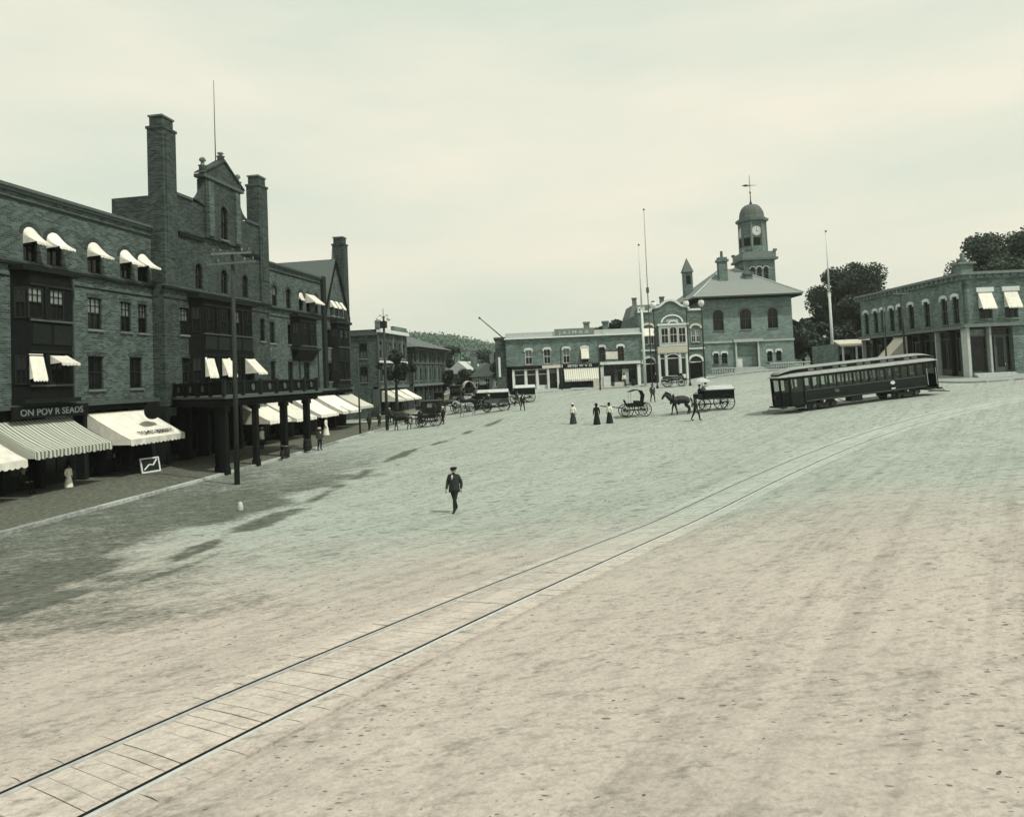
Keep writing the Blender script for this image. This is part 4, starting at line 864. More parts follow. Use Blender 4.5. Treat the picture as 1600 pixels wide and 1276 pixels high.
MB().box(tx-hw-.45, tx+hw+.45, ty-hw-.45, ty+hw+.45, 22.0, 22.35).build('tower_cornice', DSTONE, tw); MB().box(tx-hw-.2, tx+hw+.2, ty-hw-.2, ty+hw+.2, 22.35, 23.3).build('balustrade', DSTONE, tw)
for sx in (-1, 1):
    for sy in (-1, 1): MB().box(tx+sx*2.55-.25, tx+sx*2.55+.25, ty+sy*2.55-.25, ty+sy*2.55+.25, 23.3, 23.65).build('corner_post', DSTONE, tw)
oct_ = math.pi/8
st = MB().lathe([(2.25, 23.0), (2.25, 24.3), (2.1, 24.32), (2.1, 28.3)], (tx, ty), 8, ph=oct_).build('clock_stage', CB, hall)
MB().lathe([(2.2, 28.3), (2.55, 28.5), (2.6, 28.85), (2.2, 28.9), (2.2, 29.1)], (tx, ty), 8, ph=oct_).build('stage_cornice', DSTONE, st)
for i in range(8):
    a = oct_+i*math.pi/4; MB().lathe([(.2, 24.3), (.17, 28.3)], (tx+2.06*math.cos(a), ty+2.06*math.sin(a)), 6).build('stage_column', DSTONE, st)
for a in (-math.pi/2, math.pi, -3*math.pi/4):
    cx_, cy_ = tx+1.96*math.cos(a), ty+1.96*math.sin(a)
    rz_ = a+math.pi/2
    if a != -3*math.pi/4:
        cl = put('clock', MB().lathe([(.02, -.05), (.66, -.05), (.74, -.02), (.74, .05), (.02, .05)], n=20).mesh('clock', WHITE), st, (cx_, cy_, 26.75), rz_, rx=rad(90))
        m = MB()
        for k in range(12): t_ = k*math.pi/6; m.tube((.5*math.cos(t_), .5*math.sin(t_), .055), (.62*math.cos(t_), .62*math.sin(t_), .055), .025, .025, 4)
        m.build('hour_mark', BLACKL, cl)
        MB().tube((0, 0, .07), (.02, .52, .07), .03, .02, 4).build('minute_hand', BLACKL, cl); MB().tube((0, 0, .08), (.33, -.12, .08), .035, .03, 4).build('hour_hand', BLACKL, cl)
        for o_ in cl.children: o_.rotation_euler = (0, 0, 0)
    put('louvre', MB().box(-.5, .5, -.06, .03, 24.5, 25.75).mesh('louvre', DARK), st, (cx_, cy_, 0), rz_)
dm = MB().lathe([(2.05, 29.1)]+[(1.95*math.cos(t)**.8+.02, 29.15+2.25*math.sin(t)) for t in np.linspace(0, 1.45, 9)], (tx, ty), 16).build('dome', DROOF, hall, True)
for i in range(8):
    a = i*math.pi/4; MB().path([(tx+(1.97*math.cos(t)**.8+.02)*math.cos(a), ty+(1.97*math.cos(t)**.8+.02)*math.sin(a), 29.16+2.25*math.sin(t)) for t in np.linspace(0, 1.4, 7)], .05, 4).build('dome_rib', DSTONE, dm)
vn_ = MB().lathe([(.3, 31.3), (.2, 31.7), (.09, 32.0), (.07, 33.2), (.16, 33.4), (.05, 33.6), (.04, 36.2)], (tx, ty), 8).build('weather_vane', IRON, hall)
MB().prism([(tx-1.35, 34.55), (tx-.7, 34.75), (tx-.1, 34.62), (tx+1.3, 34.55), (tx-.1, 34.48), (tx-.7, 34.35)][::-1], ty-.02, ty+.02).build('vane_arrow', IRON, vn_)
# low balustrade by the hall
def balustrade(label, X0, X1, Y):
    o = thing('stone_balustrade', label, 'balustrade', G(X0, Y, g(*G((X0+X1)/2, Y)[:2])+.15), YAW, 'balustrades by the town hall')
    L = X1-X0; MB().box(0, L, -.12, .12, .75, .9).build('top_rail', STONE, o); MB().box(0, L, -.14, .14, 0, .12).build('plinth', DSTONE, o)
    me = MB().lathe([(.06, .12), (.1, .3), (.05, .5), (.08, .75)], n=6).mesh('baluster', STONE)
    for i in range(int(L/.35)): put('baluster', me, o, (.2+i*.35, 0, 0))
balustrade('stone balustrade left of the town hall entrance', 28.9, 32.6, 107.6); balustrade('stone balustrade right of the town hall entrance', 37.6, 43.5, 107.8)

# ---------------------------------------------------------------- corner block at the right (front at Y=70, side along X=43.3)
RL = G(43.3, 70); rb = thing('corner_block', 'two-storey brick corner block with pale window hoods at the right', 'building', RL, YAW)
gr = lambda X, Y: g(*G(43.3+X, 70+Y)[:2])+.14
LS = Matrix.Rotation(rad(-90), 4, 'Z')           # side facade: along-wall coordinate u = local -Y ... placed so u runs from far (-21) to near (0)
FW = [(1.3, 2.55), (3.75, 5.0), (6.4, 7.65), (9.0, 10.25)]
ops = [(a, b, 8.75, 11.3, 0) for a, b in FW]
m = MB(); facade(m, 0, 14, 8.2, 13.0, ops, .3); m.box(.3, 14, .3, 21, 8.0, 12.9); m.box(1.0, 14, 1.0, 21, 2.6, 8.0)
ms = MB(LS); SW = [-19.6, -17.3, -15.6, -13.6, -11.8, -9.5, -3.4, -1.5, -6.5]
sops = [(a-.5, a+.5, 8.45, 11.1, .15) for a in SW]; facade(ms, -21, 0, 8.0, 13.0, sops, .3)
m.v += ms.v; off = len(m.v)-len(ms.v); m.f += [tuple(i+off for i in q) for q in ms.f]; m.build('wall', RB, rb)
for i, (a, b) in enumerate(FW):
    window(rb, (a+b)/2, 8.75, b-a, 2.55, 0, 0, hood=None, frame=TRIM, pale=False); MB().box(a-.2, b+.2, -.15, .1, 11.31, 11.75).build('window_hood', WHITE, rb)
    if i < 2: window_awning(rb, (a+b)/2, 11.3, b-a+.05, 1.5, .65, -.02)
for a in SW:
    p = LS @ Vector((a, 0, 8.45)); window(rb, p.x, p.z, 1.0, 2.65, .15, p.y, rz=rad(-90), hood='white', frame=TRIM, pale=False)
MB().box(-.55, 14, -.55, .2, 13.0, 13.25).build('cornice', DSTONE, rb); MB(LS).box(-21.2, -.21, -.55, .2, 13.0, 13.25).build('cornice', DSTONE, rb)
MB().box(-.3, 14, -.3, .2, 12.6, 12.999).build('frieze', RB, rb); MB(LS).box(-21.1, -.21, -.3, .2, 12.6, 12.999).build('frieze', RB, rb)
den = MB().box(-.12, .12, -.45, -.301, 12.72, 12.99).mesh('dentil', DSTONE)
for i in range(17): put('dentil', den, rb, (.4+i*.8, 0, 0))
for i in range(24): p = LS @ Vector((-20.6+i*.85, 0, 0)); put('dentil', den, rb, p, rad(-90))
c = MB().box(-.5, .7, -.5, .7, 13.25, 14.0).build('corner_pier', RB, rb); MB().box(-.7, .9, -.7, .9, 14.0, 14.2).build('cap', DSTONE, c); MB().lathe([(.25, 14.2), (.3, 14.5), (.18, 14.7), (.24, 15.0), (.06, 15.2)], (.1, .1), 8).build('urn', DSTONE, c, True)
MB().box(-.45, 14, -.45, .2, 8.0, 8.3).build('shop_cornice', DSTONE, rb); MB(LS).box(-21.1, -.21, -.45, .2, 7.9, 8.2).build('shop_cornice', DSTONE, rb)
MB().box(.9, 14, .9, 1.0, 2.5, 8).build('unlit_shop_backing', DARK, rb); MB(LS).box(-20.9, -.9, .9, 1.0, 2.5, 8).build('unlit_shop_backing', DARK, rb)
for x0, x1, mt in ((-.05, .2, STONE), (2.05, 2.25, STONE), (4.3, 5.9, RB), (9.4, 10.4, RB), (13.5, 14, RB)): MB().box(x0, x1, -.08, .9, gr(x0, 0)-.4, 7.999).build('pier', mt, rb)
for i, (a, b) in enumerate(((.36, 1.99), (2.31, 4.29), (5.91, 9.39), (10.41, 13.49))): shop_bay(rb, a, b, gr(a, 0), 7.9, .4, TRIM, i == 1)
for i in range(3): MB().box(.3-.0, 4.2, -.9+i*.3, -.09, gr(2, 0)-.3, gr(2, 0)+.05+i*.13).build('step', STONE, rb)
se = [-21, -18.2, -16.0, -13.4, -10.5, -8.0, -5.2, -2.6, -.1]
for i, (a, b) in enumerate(zip(se, se[1:])):
    MB(LS).box(a-.1, a+.1, -.06, .9, gr(0, -a)-.5, 7.849).build('pier', STONE if i % 3 == 0 else WOOD2, rb)
    shop_bay(rb, a+.15, b-.15, gr(0, -a), 7.8, .4, TRIM, i % 3 == 1, M=LS)
MB().box(.2, 14, .2, 21, 12.9, 12.99).build('roof', TAR, rb)
p_ = G(43.3, 70); c_, s_ = math.cos(YAW-math.pi/2), math.sin(YAW-math.pi/2)
shop_awning('plain slanted awning on the side of the right corner block', (p_[0], p_[1], 0), YAW-math.pi/2, -11.9, 7.75, 2.6, 2.9, 2.9, CREAM, .1, 'awnings across the square')
wing = thing('rear_shop_wing', 'low shed roofed shop front behind the streetcar, left of the corner block', 'building', G(43.4, 94), YAW)
m = MB(); zb = g(*G(44, 95)[:2]); m.box(-1.5, 8, .6, 9, zb-.5, 7.6); m.build('wall', RB, wing)
MB().add([(-2, -1.4, 7.3), (8, -1.4, 7.3), (8, 1, 8.1), (-2, 1, 8.1), (-2, -1.4, 7.15), (8, -1.4, 7.15), (8, 1, 7.9), (-2, 1, 7.9)], [(0,1,2,3),(7,6,5,4),(0,4,5,1),(3,2,6,7),(0,3,7,4),(1,5,6,2)]).build('shed_roof', CREAM, wing)
for x in (-1.7, 0, 1.8, 3.6): MB().box(x-.09, x+.09, -1.2, -1.02, zb-.3, 7.2).build('post', WHITE, wing)
for x in (-.8, 1.2, 3.2): shop_bay(wing, x-.8, x+.8, zb+.1, 7.0, .5, TRIM, x == 1.2)
# ---------------------------------------------------------------- figures: one continuous skinned surface, then material zones
def skin_mesh(name, V, E_, sub=2):
    """V: name -> (x,y,z,r) ; E_: edges by name; first vertex is the root"""
    ks = list(V); me = bpy.data.meshes.new(name); me.from_pydata([V[k][:3] for k in ks], [(ks.index(a), ks.index(b)) for a, b in E_], [])
    o = bpy.data.objects.new('tmp', me); COL.objects.link(o); md = o.modifiers.new('s', 'SKIN'); md.use_smooth_shade = True
    sv = me.skin_vertices[0].data
    for i, k in enumerate(ks): r = V[k][3]; sv[i].radius = r if isinstance(r, tuple) else (r, r); sv[i].use_root = (i == 0)
    sb = o.modifiers.new('u', 'SUBSURF'); sb.levels = sb.render_levels = sub
    bpy.context.view_layer.update()
    out = bpy.data.meshes.new_from_object(o.evaluated_get(bpy.context.evaluated_depsgraph_get()))
    bpy.data.objects.remove(o); out.name = name; out.polygons.foreach_set('use_smooth', [True]*len(out.polygons)); return out
def join_mb(me, mb):
    v = [tuple(x.co) for x in me.vertices]; f = [tuple(p.vertices) for p in me.polygons]; n = len(v)
    o = bpy.data.meshes.new(me.name); o.from_pydata(v+mb.v, [], f+[tuple(i+n for i in q) for q in mb.f]); o.polygons.foreach_set('use_smooth', [True]*len(o.polygons)); return o
def human(pose):
    st = {'walk': .24, 'stand': .03, 'sit': 0}[pose]
    V = dict(pelvis=(0, 0, .96, .15), spine=(0, 0, 1.14, .14), chest=(0, .01, 1.33, (.185, .145)), neck=(0, .0, 1.49, .062), skull=(0, -.01, 1.60, (.085, .1)), crown=(0, .0, 1.71, .075))
    E_ = [('pelvis', 'spine'), ('spine', 'chest'), ('chest', 'neck'), ('neck', 'skull'), ('skull', 'crown')]
    for s, nm in ((-1, 'l'), (1, 'r')):
        k = st*s
        if pose == 'sit': arm = [(.19*s, 0, 1.41, .075), (.24*s, -.05, 1.14, .05), (.16*s, -.32, 1.1, .036)]; leg = [(.1*s, 0, .93, .1), (.12*s, -.45, .93, .075), (.12*s, -.48, .5, .05), (.12*s, -.62, .45, .04)]
        else:
            arm = [(.2*s, 0, 1.40, .095), (.265*s, .03+k*.3, 1.14, .072), (.262*s, -.05+k*.5, .9, .05)]
            leg = [(.095*s, 0, .9, .105), (.1*s, -.03-k*.8, .5, .075), (.1*s, .02-k*1.2+(.06 if k < 0 else 0), .09+(.03 if k < -.1 else 0), .05), (.11*s, -.15-k*1.2, .045, .04)]
        for i, a in enumerate(arm): V['a%s%d' % (nm, i)] = a
        for i, a in enumerate(leg): V['g%s%d' % (nm, i)] = a
        E_ += [('chest', 'a%s0' % nm)]+[('a%s%d' % (nm, i), 'a%s%d' % (nm, i+1)) for i in range(2)]+[('pelvis', 'g%s0' % nm)]+[('g%s%d' % (nm, i), 'g%s%d' % (nm, i+1)) for i in range(3)]
    me = skin_mesh('body', V, E_, 1 if pose == 'sit' else 2); m = MB()
    for s, nm in ((-1, 'l'), (1, 'r')):       # hands: palm, four unequal bent fingers and a thumb from the side
        w_ = Vector(V['a%s2' % nm][:3]); e_ = Vector(V['a%s1' % nm][:3]); d = (w_-e_).normalized(); pl = w_+d*.09; sd = Vector((0, -1, 0)) if abs(d.y) < .8 else Vector((0, 0, 1))
        sd = (sd-d*sd.dot(d)).normalized(); nn = d.cross(sd)*s
        m.tube(w_-d*.03, pl, .03, .036, 8)
        for j, L in enumerate((.062, .075, .07, .055)):
            b = pl+sd*(.027-.018*j); k1 = b+d*L*.55+nn*.006; m.tube(b, k1, .0095, .009, 5); m.tube(k1, k1+d*L*.4-nn*.02, .009, .007, 5)
        b = w_+d*.035+sd*.03; k1 = b+d*.035+sd*.022; m.tube(b, k1, .011, .01, 5); m.tube(k1, k1+d*.03+sd*.002, .01, .008, 5)
    y = -.105                                  # nose, ears and brow
    m.tube((0, y+.01, 1.625), (0, y-.022, 1.59), .009, .014, 6)
    for s in (-1, 1): m.lathe([(.004, 1.575), (.016, 1.59), (.018, 1.62), (.006, 1.64)], (.088*s, .0), 6)
    return join_mb(me, m)
HUM = {p: human(p) for p in ('walk', 'stand', 'sit')}
SKIN = mat('skin', (.30, .25, .20), .7, .1, 6); CLOTHD = mat('black_wool', tone(.016), .95, .3, 12); CLOTHG = mat('grey_wool', tone(.035), .95, .3, 12)
CLOTHB = mat('brown_wool', (.05, .045, .035), .95, .3, 12); SHIRT = mat('white_cotton', (.7, .7, .62), .9, .1, 8); HAIR = mat('dark_hair', tone(.012), .8, .3, 20); STRAW = mat('straw', (.55, .5, .36), .9, .2, 15)
BMESH = {}
def person(label, x, y, rz, pose='stand', coat=None, trousers=None, hat='cap', hatm=None, skirt=None, z=None, h=1.0, group=None, apron=False, shirt=True, coat_len=.80):
    coat = coat or CLOTHD; trousers = trousers or CLOTHD
    t = thing('person', label, 'person', (x, y, g(x, y)-.01 if z is None else z), rz, group); t.scale = (h, h, h)
    key = (pose, coat.name, trousers.name)
    if key not in BMESH:
        me = HUM[pose].copy(); me.name = 'body'
        for q in (SKIN, coat, trousers, CLOTHD, HAIR): me.materials.append(q)
        for p in me.polygons:
            c = p.center; i = 1
            if c.z > 1.5: i = 0
            if c.z > 1.5 and (c.y > .035 or c.z > 1.70): i = 4
            if abs(c.x) > .2 and c.z < .91 and pose != 'sit': i = 0
            if pose == 'sit' and c.y < -.3 and c.z > 1.0: i = 0
            elif (c.z < .95 and abs(c.x) < .21): i = 2
            if (c.z < .13 and pose != 'sit') or (pose == 'sit' and c.z < .52): i = 3
            p.material_index = i
        BMESH[key] = me
    b = put('body', BMESH[key], t)
    if not skirt and pose != 'sit':
        jm = MB(); jm.lathe([(.205, coat_len), (.195, .95), (.18, 1.1), (.2, 1.3), (.165, 1.42), (.085, 1.5)], n=16, sx=1.15, sy=.84).build('jacket', coat, t, True)
        if shirt: MB().add([(-.045, -.15, 1.44), (.045, -.15, 1.44), (.0, -.178, 1.28), (0, -.13, 1.48)], [(0, 2, 1), (0, 1, 3)]).build('shirt_front', SHIRT, t)
    if skirt:
        MB().lathe([(.33, .02), (.31, .12), (.24, .55), (.15, .95), (.125, 1.03)], n=18).build('skirt', skirt, t, True)
        MB().lathe([(.135, 1.0), (.125, 1.05), (.165, 1.3), (.14, 1.42), (.07, 1.5)], n=14, sx=1.1, sy=.9).build('blouse', coat, t, True)
        MB().lathe([(.09, 1.58), (.125, 1.66), (.11, 1.74), (.03, 1.79)], (0, .03), 12).build('hair', HAIR, t, True)
    hm = hatm or CLOTHD
    if hat == 'cap': MB().lathe([(.115, 1.665), (.135, 1.71), (.12, 1.755), (.02, 1.77)], n=12, sx=1, sy=1.1).add([(-.09, -.09, 1.675), (.09, -.09, 1.675), (.06, -.19, 1.66), (-.06, -.19, 1.66)], [(0, 3, 2, 1), (0, 1, 2, 3)]).build('cap', hm, t, True)
    elif hat == 'bowler': MB().lathe([(.155, 1.685), (.16, 1.69), (.105, 1.70), (.11, 1.76), (.085, 1.815), (.02, 1.83)], n=14, sx=1, sy=1.15).build('bowler_hat', hm, t, True)
    elif hat == 'straw': MB().lathe([(.19, 1.69), (.19, 1.70), (.11, 1.705), (.108, 1.785), (.02, 1.79)], n=14, sx=1, sy=1.1).build('straw_hat', STRAW, t, True)
    elif hat == 'wide': MB().lathe([(.2, 1.73), (.205, 1.75), (.12, 1.77), (.1, 1.85), (.02, 1.86)], n=16).build('wide_hat', hm, t, True)
    return t
def horse_mesh():
    V = dict(mid=(0, .1, 1.2, (.30, .33)), rump=(0, .62, 1.27, (.30, .31)), dock=(0, .86, 1.27, .16), chest=(0, -.42, 1.25, (.26, .31)), breast=(0, -.64, 1.28, .22), nb=(0, -.84, 1.45, (.15, .23)), nt=(0, -1.1, 1.68, (.11, .17)), poll=(0, -1.24, 1.76, .115), cheek=(0, -1.38, 1.63, (.09, .12)), muz=(0, -1.55, 1.36, .075))
    E_ = [('mid', 'rump'), ('rump', 'dock'), ('mid', 'chest'), ('chest', 'breast'), ('breast', 'nb'), ('nb', 'nt'), ('nt', 'poll'), ('poll', 'cheek'), ('cheek', 'muz')]
    for s, n in ((-1, 'l'), (1, 'r')):
        k = .1*s
        L = [(.15*s, -.46, 1.0, .12), (.15*s, -.5+k, .6, .07), (.15*s, -.48+k*1.8, .2, .048), (.15*s, -.5+k*1.8, .1, .055), (.15*s, -.54+k*1.8, .03, .062)]
        Hd = [(.15*s, .62, 1.02, .17), (.16*s, .5-k, .82, .11), (.15*s, .84-k, .53, .062), (.15*s, .78-k*1.3, .2, .046), (.15*s, .76-k*1.3, .1, .055), (.15*s, .72-k*1.3, .03, .062)]
        for i, a in enumerate(L): V['f%s%d' % (n, i)] = a
        for i, a in enumerate(Hd): V['h%s%d' % (n, i)] = a
        E_ += [('chest', 'f%s0' % n)]+[('f%s%d' % (n, i), 'f%s%d' % (n, i+1)) for i in range(4)]+[('rump', 'h%s0' % n)]+[('h%s%d' % (n, i), 'h%s%d' % (n, i+1)) for i in range(5)]
    me = skin_mesh('body', V, E_, 2); m = MB()
    for s in (-1, 1): m.lathe([(.04, 1.84), (.035, 1.9), (.005, 1.99)], (.06*s, -1.2), 5)
    return join_mb(me, m)
HORSE = horse_mesh()
HARN = mat('harness_leather', tone(.01), .6, .3, 10)
def horse(label, x, y, rz, coat, group=None, s=1.0, blanket=False):
    t = thing('horse', label, 'horse', (x, y, g(x, y)-.01), rz, group); t.scale = (s, s, s)
    me = HORSE.copy(); me.name = 'body'; me.materials.append(coat); put('body', me, t)
    MB().path([(0, .95, 1.32), (0, 1.08, 1.15), (0, 1.1, .85), (0, 1.05, .6)], .06, 6).build('tail', HAIR, t, True)
    MB().path([(0, -.74, 1.66), (.0, -.95, 1.8), (0, -1.15, 1.88), (0, -1.28, 1.84)], .05, 5).build('mane', HAIR, t, True)
    hn = MB().lathe([(.31, -.04), (.35, 0), (.31, .04)], n=14, sy=1.25); o = hn.build('collar', HARN, t, loc=(0, -.66, 1.32)); o.rotation_euler = (rad(68), 0, 0)
    MB().path([(.3, -.6, 1.25), (.31, .2, 1.15), (.3, .9, 1.1)], .025, 4).path([(-.3, -.6, 1.25), (-.31, .2, 1.15), (-.3, .9, 1.1)], .025, 4).build('traces', HARN, t)
    MB().lathe([(.31, -.05), (.315, .05)], n=14, sy=1.1).build('girth', HARN, t, loc=(0, -.1, 1.2)).rotation_euler = (rad(90), 0, 0)
    if blanket: MB().lathe([(.33, -.45), (.33, .35)], n=14, sy=.98).build('blanket', SHIRT, t, loc=(0, .25, 1.26)).rotation_euler = (rad(90), 0, 0)
    return t
BAY = mat('dark_bay_coat', tone(.013), .6, .4, 4, 0, .3); BROWN = mat('brown_coat', (.035, .028, .022), .6, .4, 4, 0, .3); GREYH = mat('grey_coat', tone(.25, .6), .7, .3, 4)
def wheel_mesh(r, n=12, mt=None):
    m = MB(); k = 22; vs = []
    for i in range(k):
        a = 2*math.pi*i/k
        for rr, x in ((r, -.025), (r, .025), (r-.07, .025), (r-.07, -.025)): vs.append((x, rr*math.cos(a), rr*math.sin(a)))
    m.add(vs, [(i*4+j, i*4+(j+1)%4, ((i+1)%k)*4+(j+1)%4, ((i+1)%k)*4+j) for i in range(k) for j in range(4)])
    for i in range(n): a = 2*math.pi*i/n; m.tube((0, 0, 0), (0, (r-.05)*math.cos(a), (r-.05)*math.sin(a)), .024, .018, 4)
    m.tube((-.12, 0, 0), (.12, 0, 0), .075, .06, 8)
    return m.mesh('wheel', mt or WOOD2)
WHEELS = {r: wheel_mesh(r) for r in (.45, .55, .62, .68)}
def wagon(name, label, cat, x, y, rz, kind='delivery', L=2.9, W=1.3, col=None, rf=.55, rr=.68, group=None, shafts=True):
    """local -y is forward"""
    t = thing(name, label, cat, (x, y, g(x, y)), rz, group); col = col or WOOD
    for sx in (-1, 1):
        put('wheel', WHEELS[rf], t, (sx*W/2*1.02, -L*.36, rf)); put('wheel', WHEELS[rr], t, (sx*W/2*1.08, L*.32, rr))
    MB().tube((-W/2, -L*.36, rf), (W/2, -L*.36, rf), .04, .04, 6).tube((-W/2, L*.32, rr), (W/2, L*.32, rr), .04, .04, 6).box(-.05, .05, -L*.36, L*.32, .52, .62).build('running_gear', IRON, t)
    if shafts: MB().path([(-.35, -L*.36, .7), (-.4, -L*.55, .8), (-.4, -L*.36-2.2, 1.05)], .035, 5).path([(.35, -L*.36, .7), (.4, -L*.55, .8), (.4, -L*.36-2.2, 1.05)], .035, 5).build('shafts', WOOD2, t)
    zb = .95
    if kind == 'delivery':
        MB().box(-W/2, W/2, -L*.38, L*.55, zb, zb+.75).build('box_body', col, t); MB().box(-W/2-.04, W/2+.04, -L*.40, L*.57, zb+.75, zb+.83).build('top_rail', TRIM, t)
        MB().box(-W/2-.02, W/2+.02, -L*.38, L*.55, zb+.02, zb+.1).build('lower_moulding', TRIM, t)
        n = 8; pts = [(-W/2+W*i/n, zb+.84+.34*math.sin(math.pi*i/n)) for i in range(n+1)]; MB().prism(pts, -L*.3, L*.55).build('canvas_cover', STONE, t)
        MB().box(-W/2+.1, W/2-.1, -L*.55, -L*.38, zb+.1, zb+.5).build('driver_seat', WOOD2, t)
    elif kind == 'hack':
        MB().prismx([(-L*.3, zb), (L*.4, zb), (L*.45, zb+.7), (L*.42, zb+1.35), (-L*.3, zb+1.35), (-L*.33, zb+.6)], -W/2, W/2).build('coach_body', col, t)
        MB().box(-W/2-.06, W/2+.06, -L*.36, L*.47, zb+1.36, zb+1.45).build('coach_roof', TRIM, t)
        for sx in (-1, 1):
            d = MB().box(sx*W/2-.012+sx*.014, sx*W/2+.012+sx*.014, -.3, .45, zb+.05, zb+1.25).build('coach_door', WOOD2, t); MB().box(sx*W/2-.01+sx*.03, sx*W/2+.01+sx*.03, -.2, .35, zb+.68, zb+1.18).build('pane', PALEGLASS, d)
        MB().box(-W/2+.1, W/2-.1, -L*.52, -L*.32, zb+.45, zb+.85).build('driver_seat', CLOTHD, t); MB().box(-W/2+.1, W/2-.1, -L*.66, -L*.5, zb-.1, zb+.0).build('footboard', WOOD, t)
    elif kind == 'buggy':
        MB().prismx([(-L*.28, zb-.1), (L*.3, zb-.1), (L*.36, zb+.28), (-L*.36, zb+.2)], -W/2+.12, W/2-.12).build('buggy_body', col, t)
        MB().box(-W/2+.1, W/2-.1, 0, L*.18, zb+.2, zb+.42).build('seat', CLOTHD, t)
        n = 6; pts = [(-L*.22+.0, zb+1.25), (L*.05, zb+1.42), (L*.27, zb+1.3), (L*.36, zb+.9), (L*.3, zb+.25), (L*.27, zb+.25), (L*.31, zb+.88), (L*.23, zb+1.24), (L*.05, zb+1.35), (-L*.22, zb+1.2)]
        MB().prismx(pts, -W/2+.06, W/2-.06).build('folding_top', CLOTHD, t)
        MB().tube((-W/2+.1, -L*.2, zb+.2), (-W/2+.1, -L*.18, zb+1.22), .015, .015, 4).tube((W/2-.1, -L*.2, zb+.2), (W/2-.1, -L*.18, zb+1.22), .015, .015, 4).build('top_bow', IRON, t)
        MB().add([(-W/2+.15, -L*.36, zb+.2), (W/2-.15, -L*.36, zb+.2), (W/2-.15, -L*.42, zb+.55), (-W/2+.15, -L*.42, zb+.55)], [(0, 1, 2, 3)]).build('dashboard', CLOTHD, t)
    elif kind == 'covered':
        MB().box(-W/2, W/2, -L*.45, L*.5, zb, zb+.45).build('box_body', col, t)
        n = 10; A = [(-W/2-.05+(W+.1)*i/n, zb+.45+1.15*math.sin(math.pi*i/n)**.7) for i in range(n+1)]; B = [(p*.94, zb+.45+(q-zb-.45)*.94) for p, q in A]
        m = MB()
        for p, q, r_, s_ in zip(A, A[1:], B, B[1:]): m.add([(k[0], yy, k[1]) for yy in (-L*.48, L*.5) for k in (p, q, s_, r_)], [(0,1,5,4),(2,3,7,6),(0,3,2,1),(4,5,6,7)])
        m.build('canvas_cover', CANVAS, t)
    elif kind == 'open':
        m = MB()
        for sx in (-1, 1): m.box(sx*W/2-.03, sx*W/2+.03, -L*.45, L*.5, zb, zb+.42)
        m.box(-W/2+.03, W/2-.03, -L*.45, -L*.45+.05, zb, zb+.42).box(-W/2+.03, W/2-.03, -L*.45, L*.5, zb, zb+.06).box(-W/2+.03, W/2-.03, L*.5-.05, L*.5, zb+.06, zb+.42); m.build('open_bed', col, t)
        MB().box(-W/2+.1, W/2-.1, -L*.4, -L*.25, zb+.42, zb+.72).build('driver_seat', WOOD2, t)
    return t

# ---------------------------------------------------------------- the streetcar
CAR = mat('dark_green_enamel', tone(.010, 1.8), .5, .35, 3, 0, .2); CARL = mat('streetcar_roof_canvas', tone(.29, .5), .8, .25, 4, .1)
def clear_glass():
    m = bpy.data.materials.new('clear_pane'); m.use_nodes = True; t = m.node_tree; t.nodes.clear(); n = t.nodes.new
    tr = n('ShaderNodeBsdfTransparent'); tr.inputs[0].default_value = (.75, .8, .76, 1); gl = n('ShaderNodeBsdfGlossy'); gl.inputs['Roughness'].default_value = .05; gl.inputs[0].default_value = (.6, .65, .62, 1)
    mx = n('ShaderNodeMixShader'); mx.inputs[0].default_value = .12; t.links.new(tr.outputs[0], mx.inputs[1]); t.links.new(gl.outputs[0], mx.inputs[2])
    ou = n('ShaderNodeOutputMaterial'); t.links.new(mx.outputs[0], ou.inputs[0]); return m
CLEAR = clear_glass()
_p0, _p1 = Vector((10.55, 58.9, 0)), Vector((23.6, 64.2, 0)); TA = math.atan2(_p1.y-_p0.y, _p1.x-_p0.x); _c = (_p0+_p1)/2
za, zb_ = g(_p0.x, _p0.y), g(_p1.x, _p1.y); TS = math.atan2(zb_-za, (_p1-_p0).length)
car = thing('streetcar', 'dark electric streetcar with long window row and pale clerestory roof', 'streetcar', (_c.x, _c.y, (za+zb_)/2-.02), TA); car.rotation_euler = (0, -TS, TA)
HLn = 6.95; W2 = 1.22; BX = 5.35
nw = 15; ws = 2*BX/nw
wops = [(-BX+ws*i+.07, -BX+ws*(i+1)-.07, 1.72, 2.56, 0) for i in range(nw)]
FLIP = Matrix.Rotation(math.pi, 4, 'Z')
for M_ in (None, FLIP):
    m = MB(M_); facade(m, -BX, BX, .78, 2.78, wops, .09, -W2); m.build('side_panel', CAR, car)
    for a, b, c, e_, r_ in wops: MB(M_).add([(a, -W2+.05, c), (b, -W2+.05, c), (b, -W2+.05, e_), (a, -W2+.05, e_)], [(0, 1, 2, 3)]).build('pane', CLEAR, car)
    MB(M_).box(-BX, BX, -W2-.035, -W2-.001, 1.60, 1.67).build('belt_rail', TRIM, car); MB(M_).box(-BX, BX, -W2-.03, -W2-.001, .80, .86).build('sill_rail', TRIM, car); MB(M_).box(-BX, BX, -W2-.025, -W2-.001, 1.08, 1.11).build('sill_rail', WOOD2, car)
    for x in (2.35, -2.6):
        MB(M_).lathe([(.02, -.02), (.17, -.02), (.17, .02), (.02, .02)], n=14, sx=1.2, sy=.8).build('number_plate', WHITE if x > 0 else TRIM, car).matrix_local = ((M_ or Matrix.Identity(4)) @ Matrix.Translation((x, -W2-.02, 1.42 if x > 0 else 1.35)) @ Matrix.Rotation(rad(90), 4, 'X'))
MB().box(2.2, 2.55, -W2-.03, -W2-.001, .93, 1.03).build('lettering_plate', WHITE, car)
MB().box(-BX, BX, -W2+.09, W2-.09, .74, .85).build('floor', WOOD2, car)
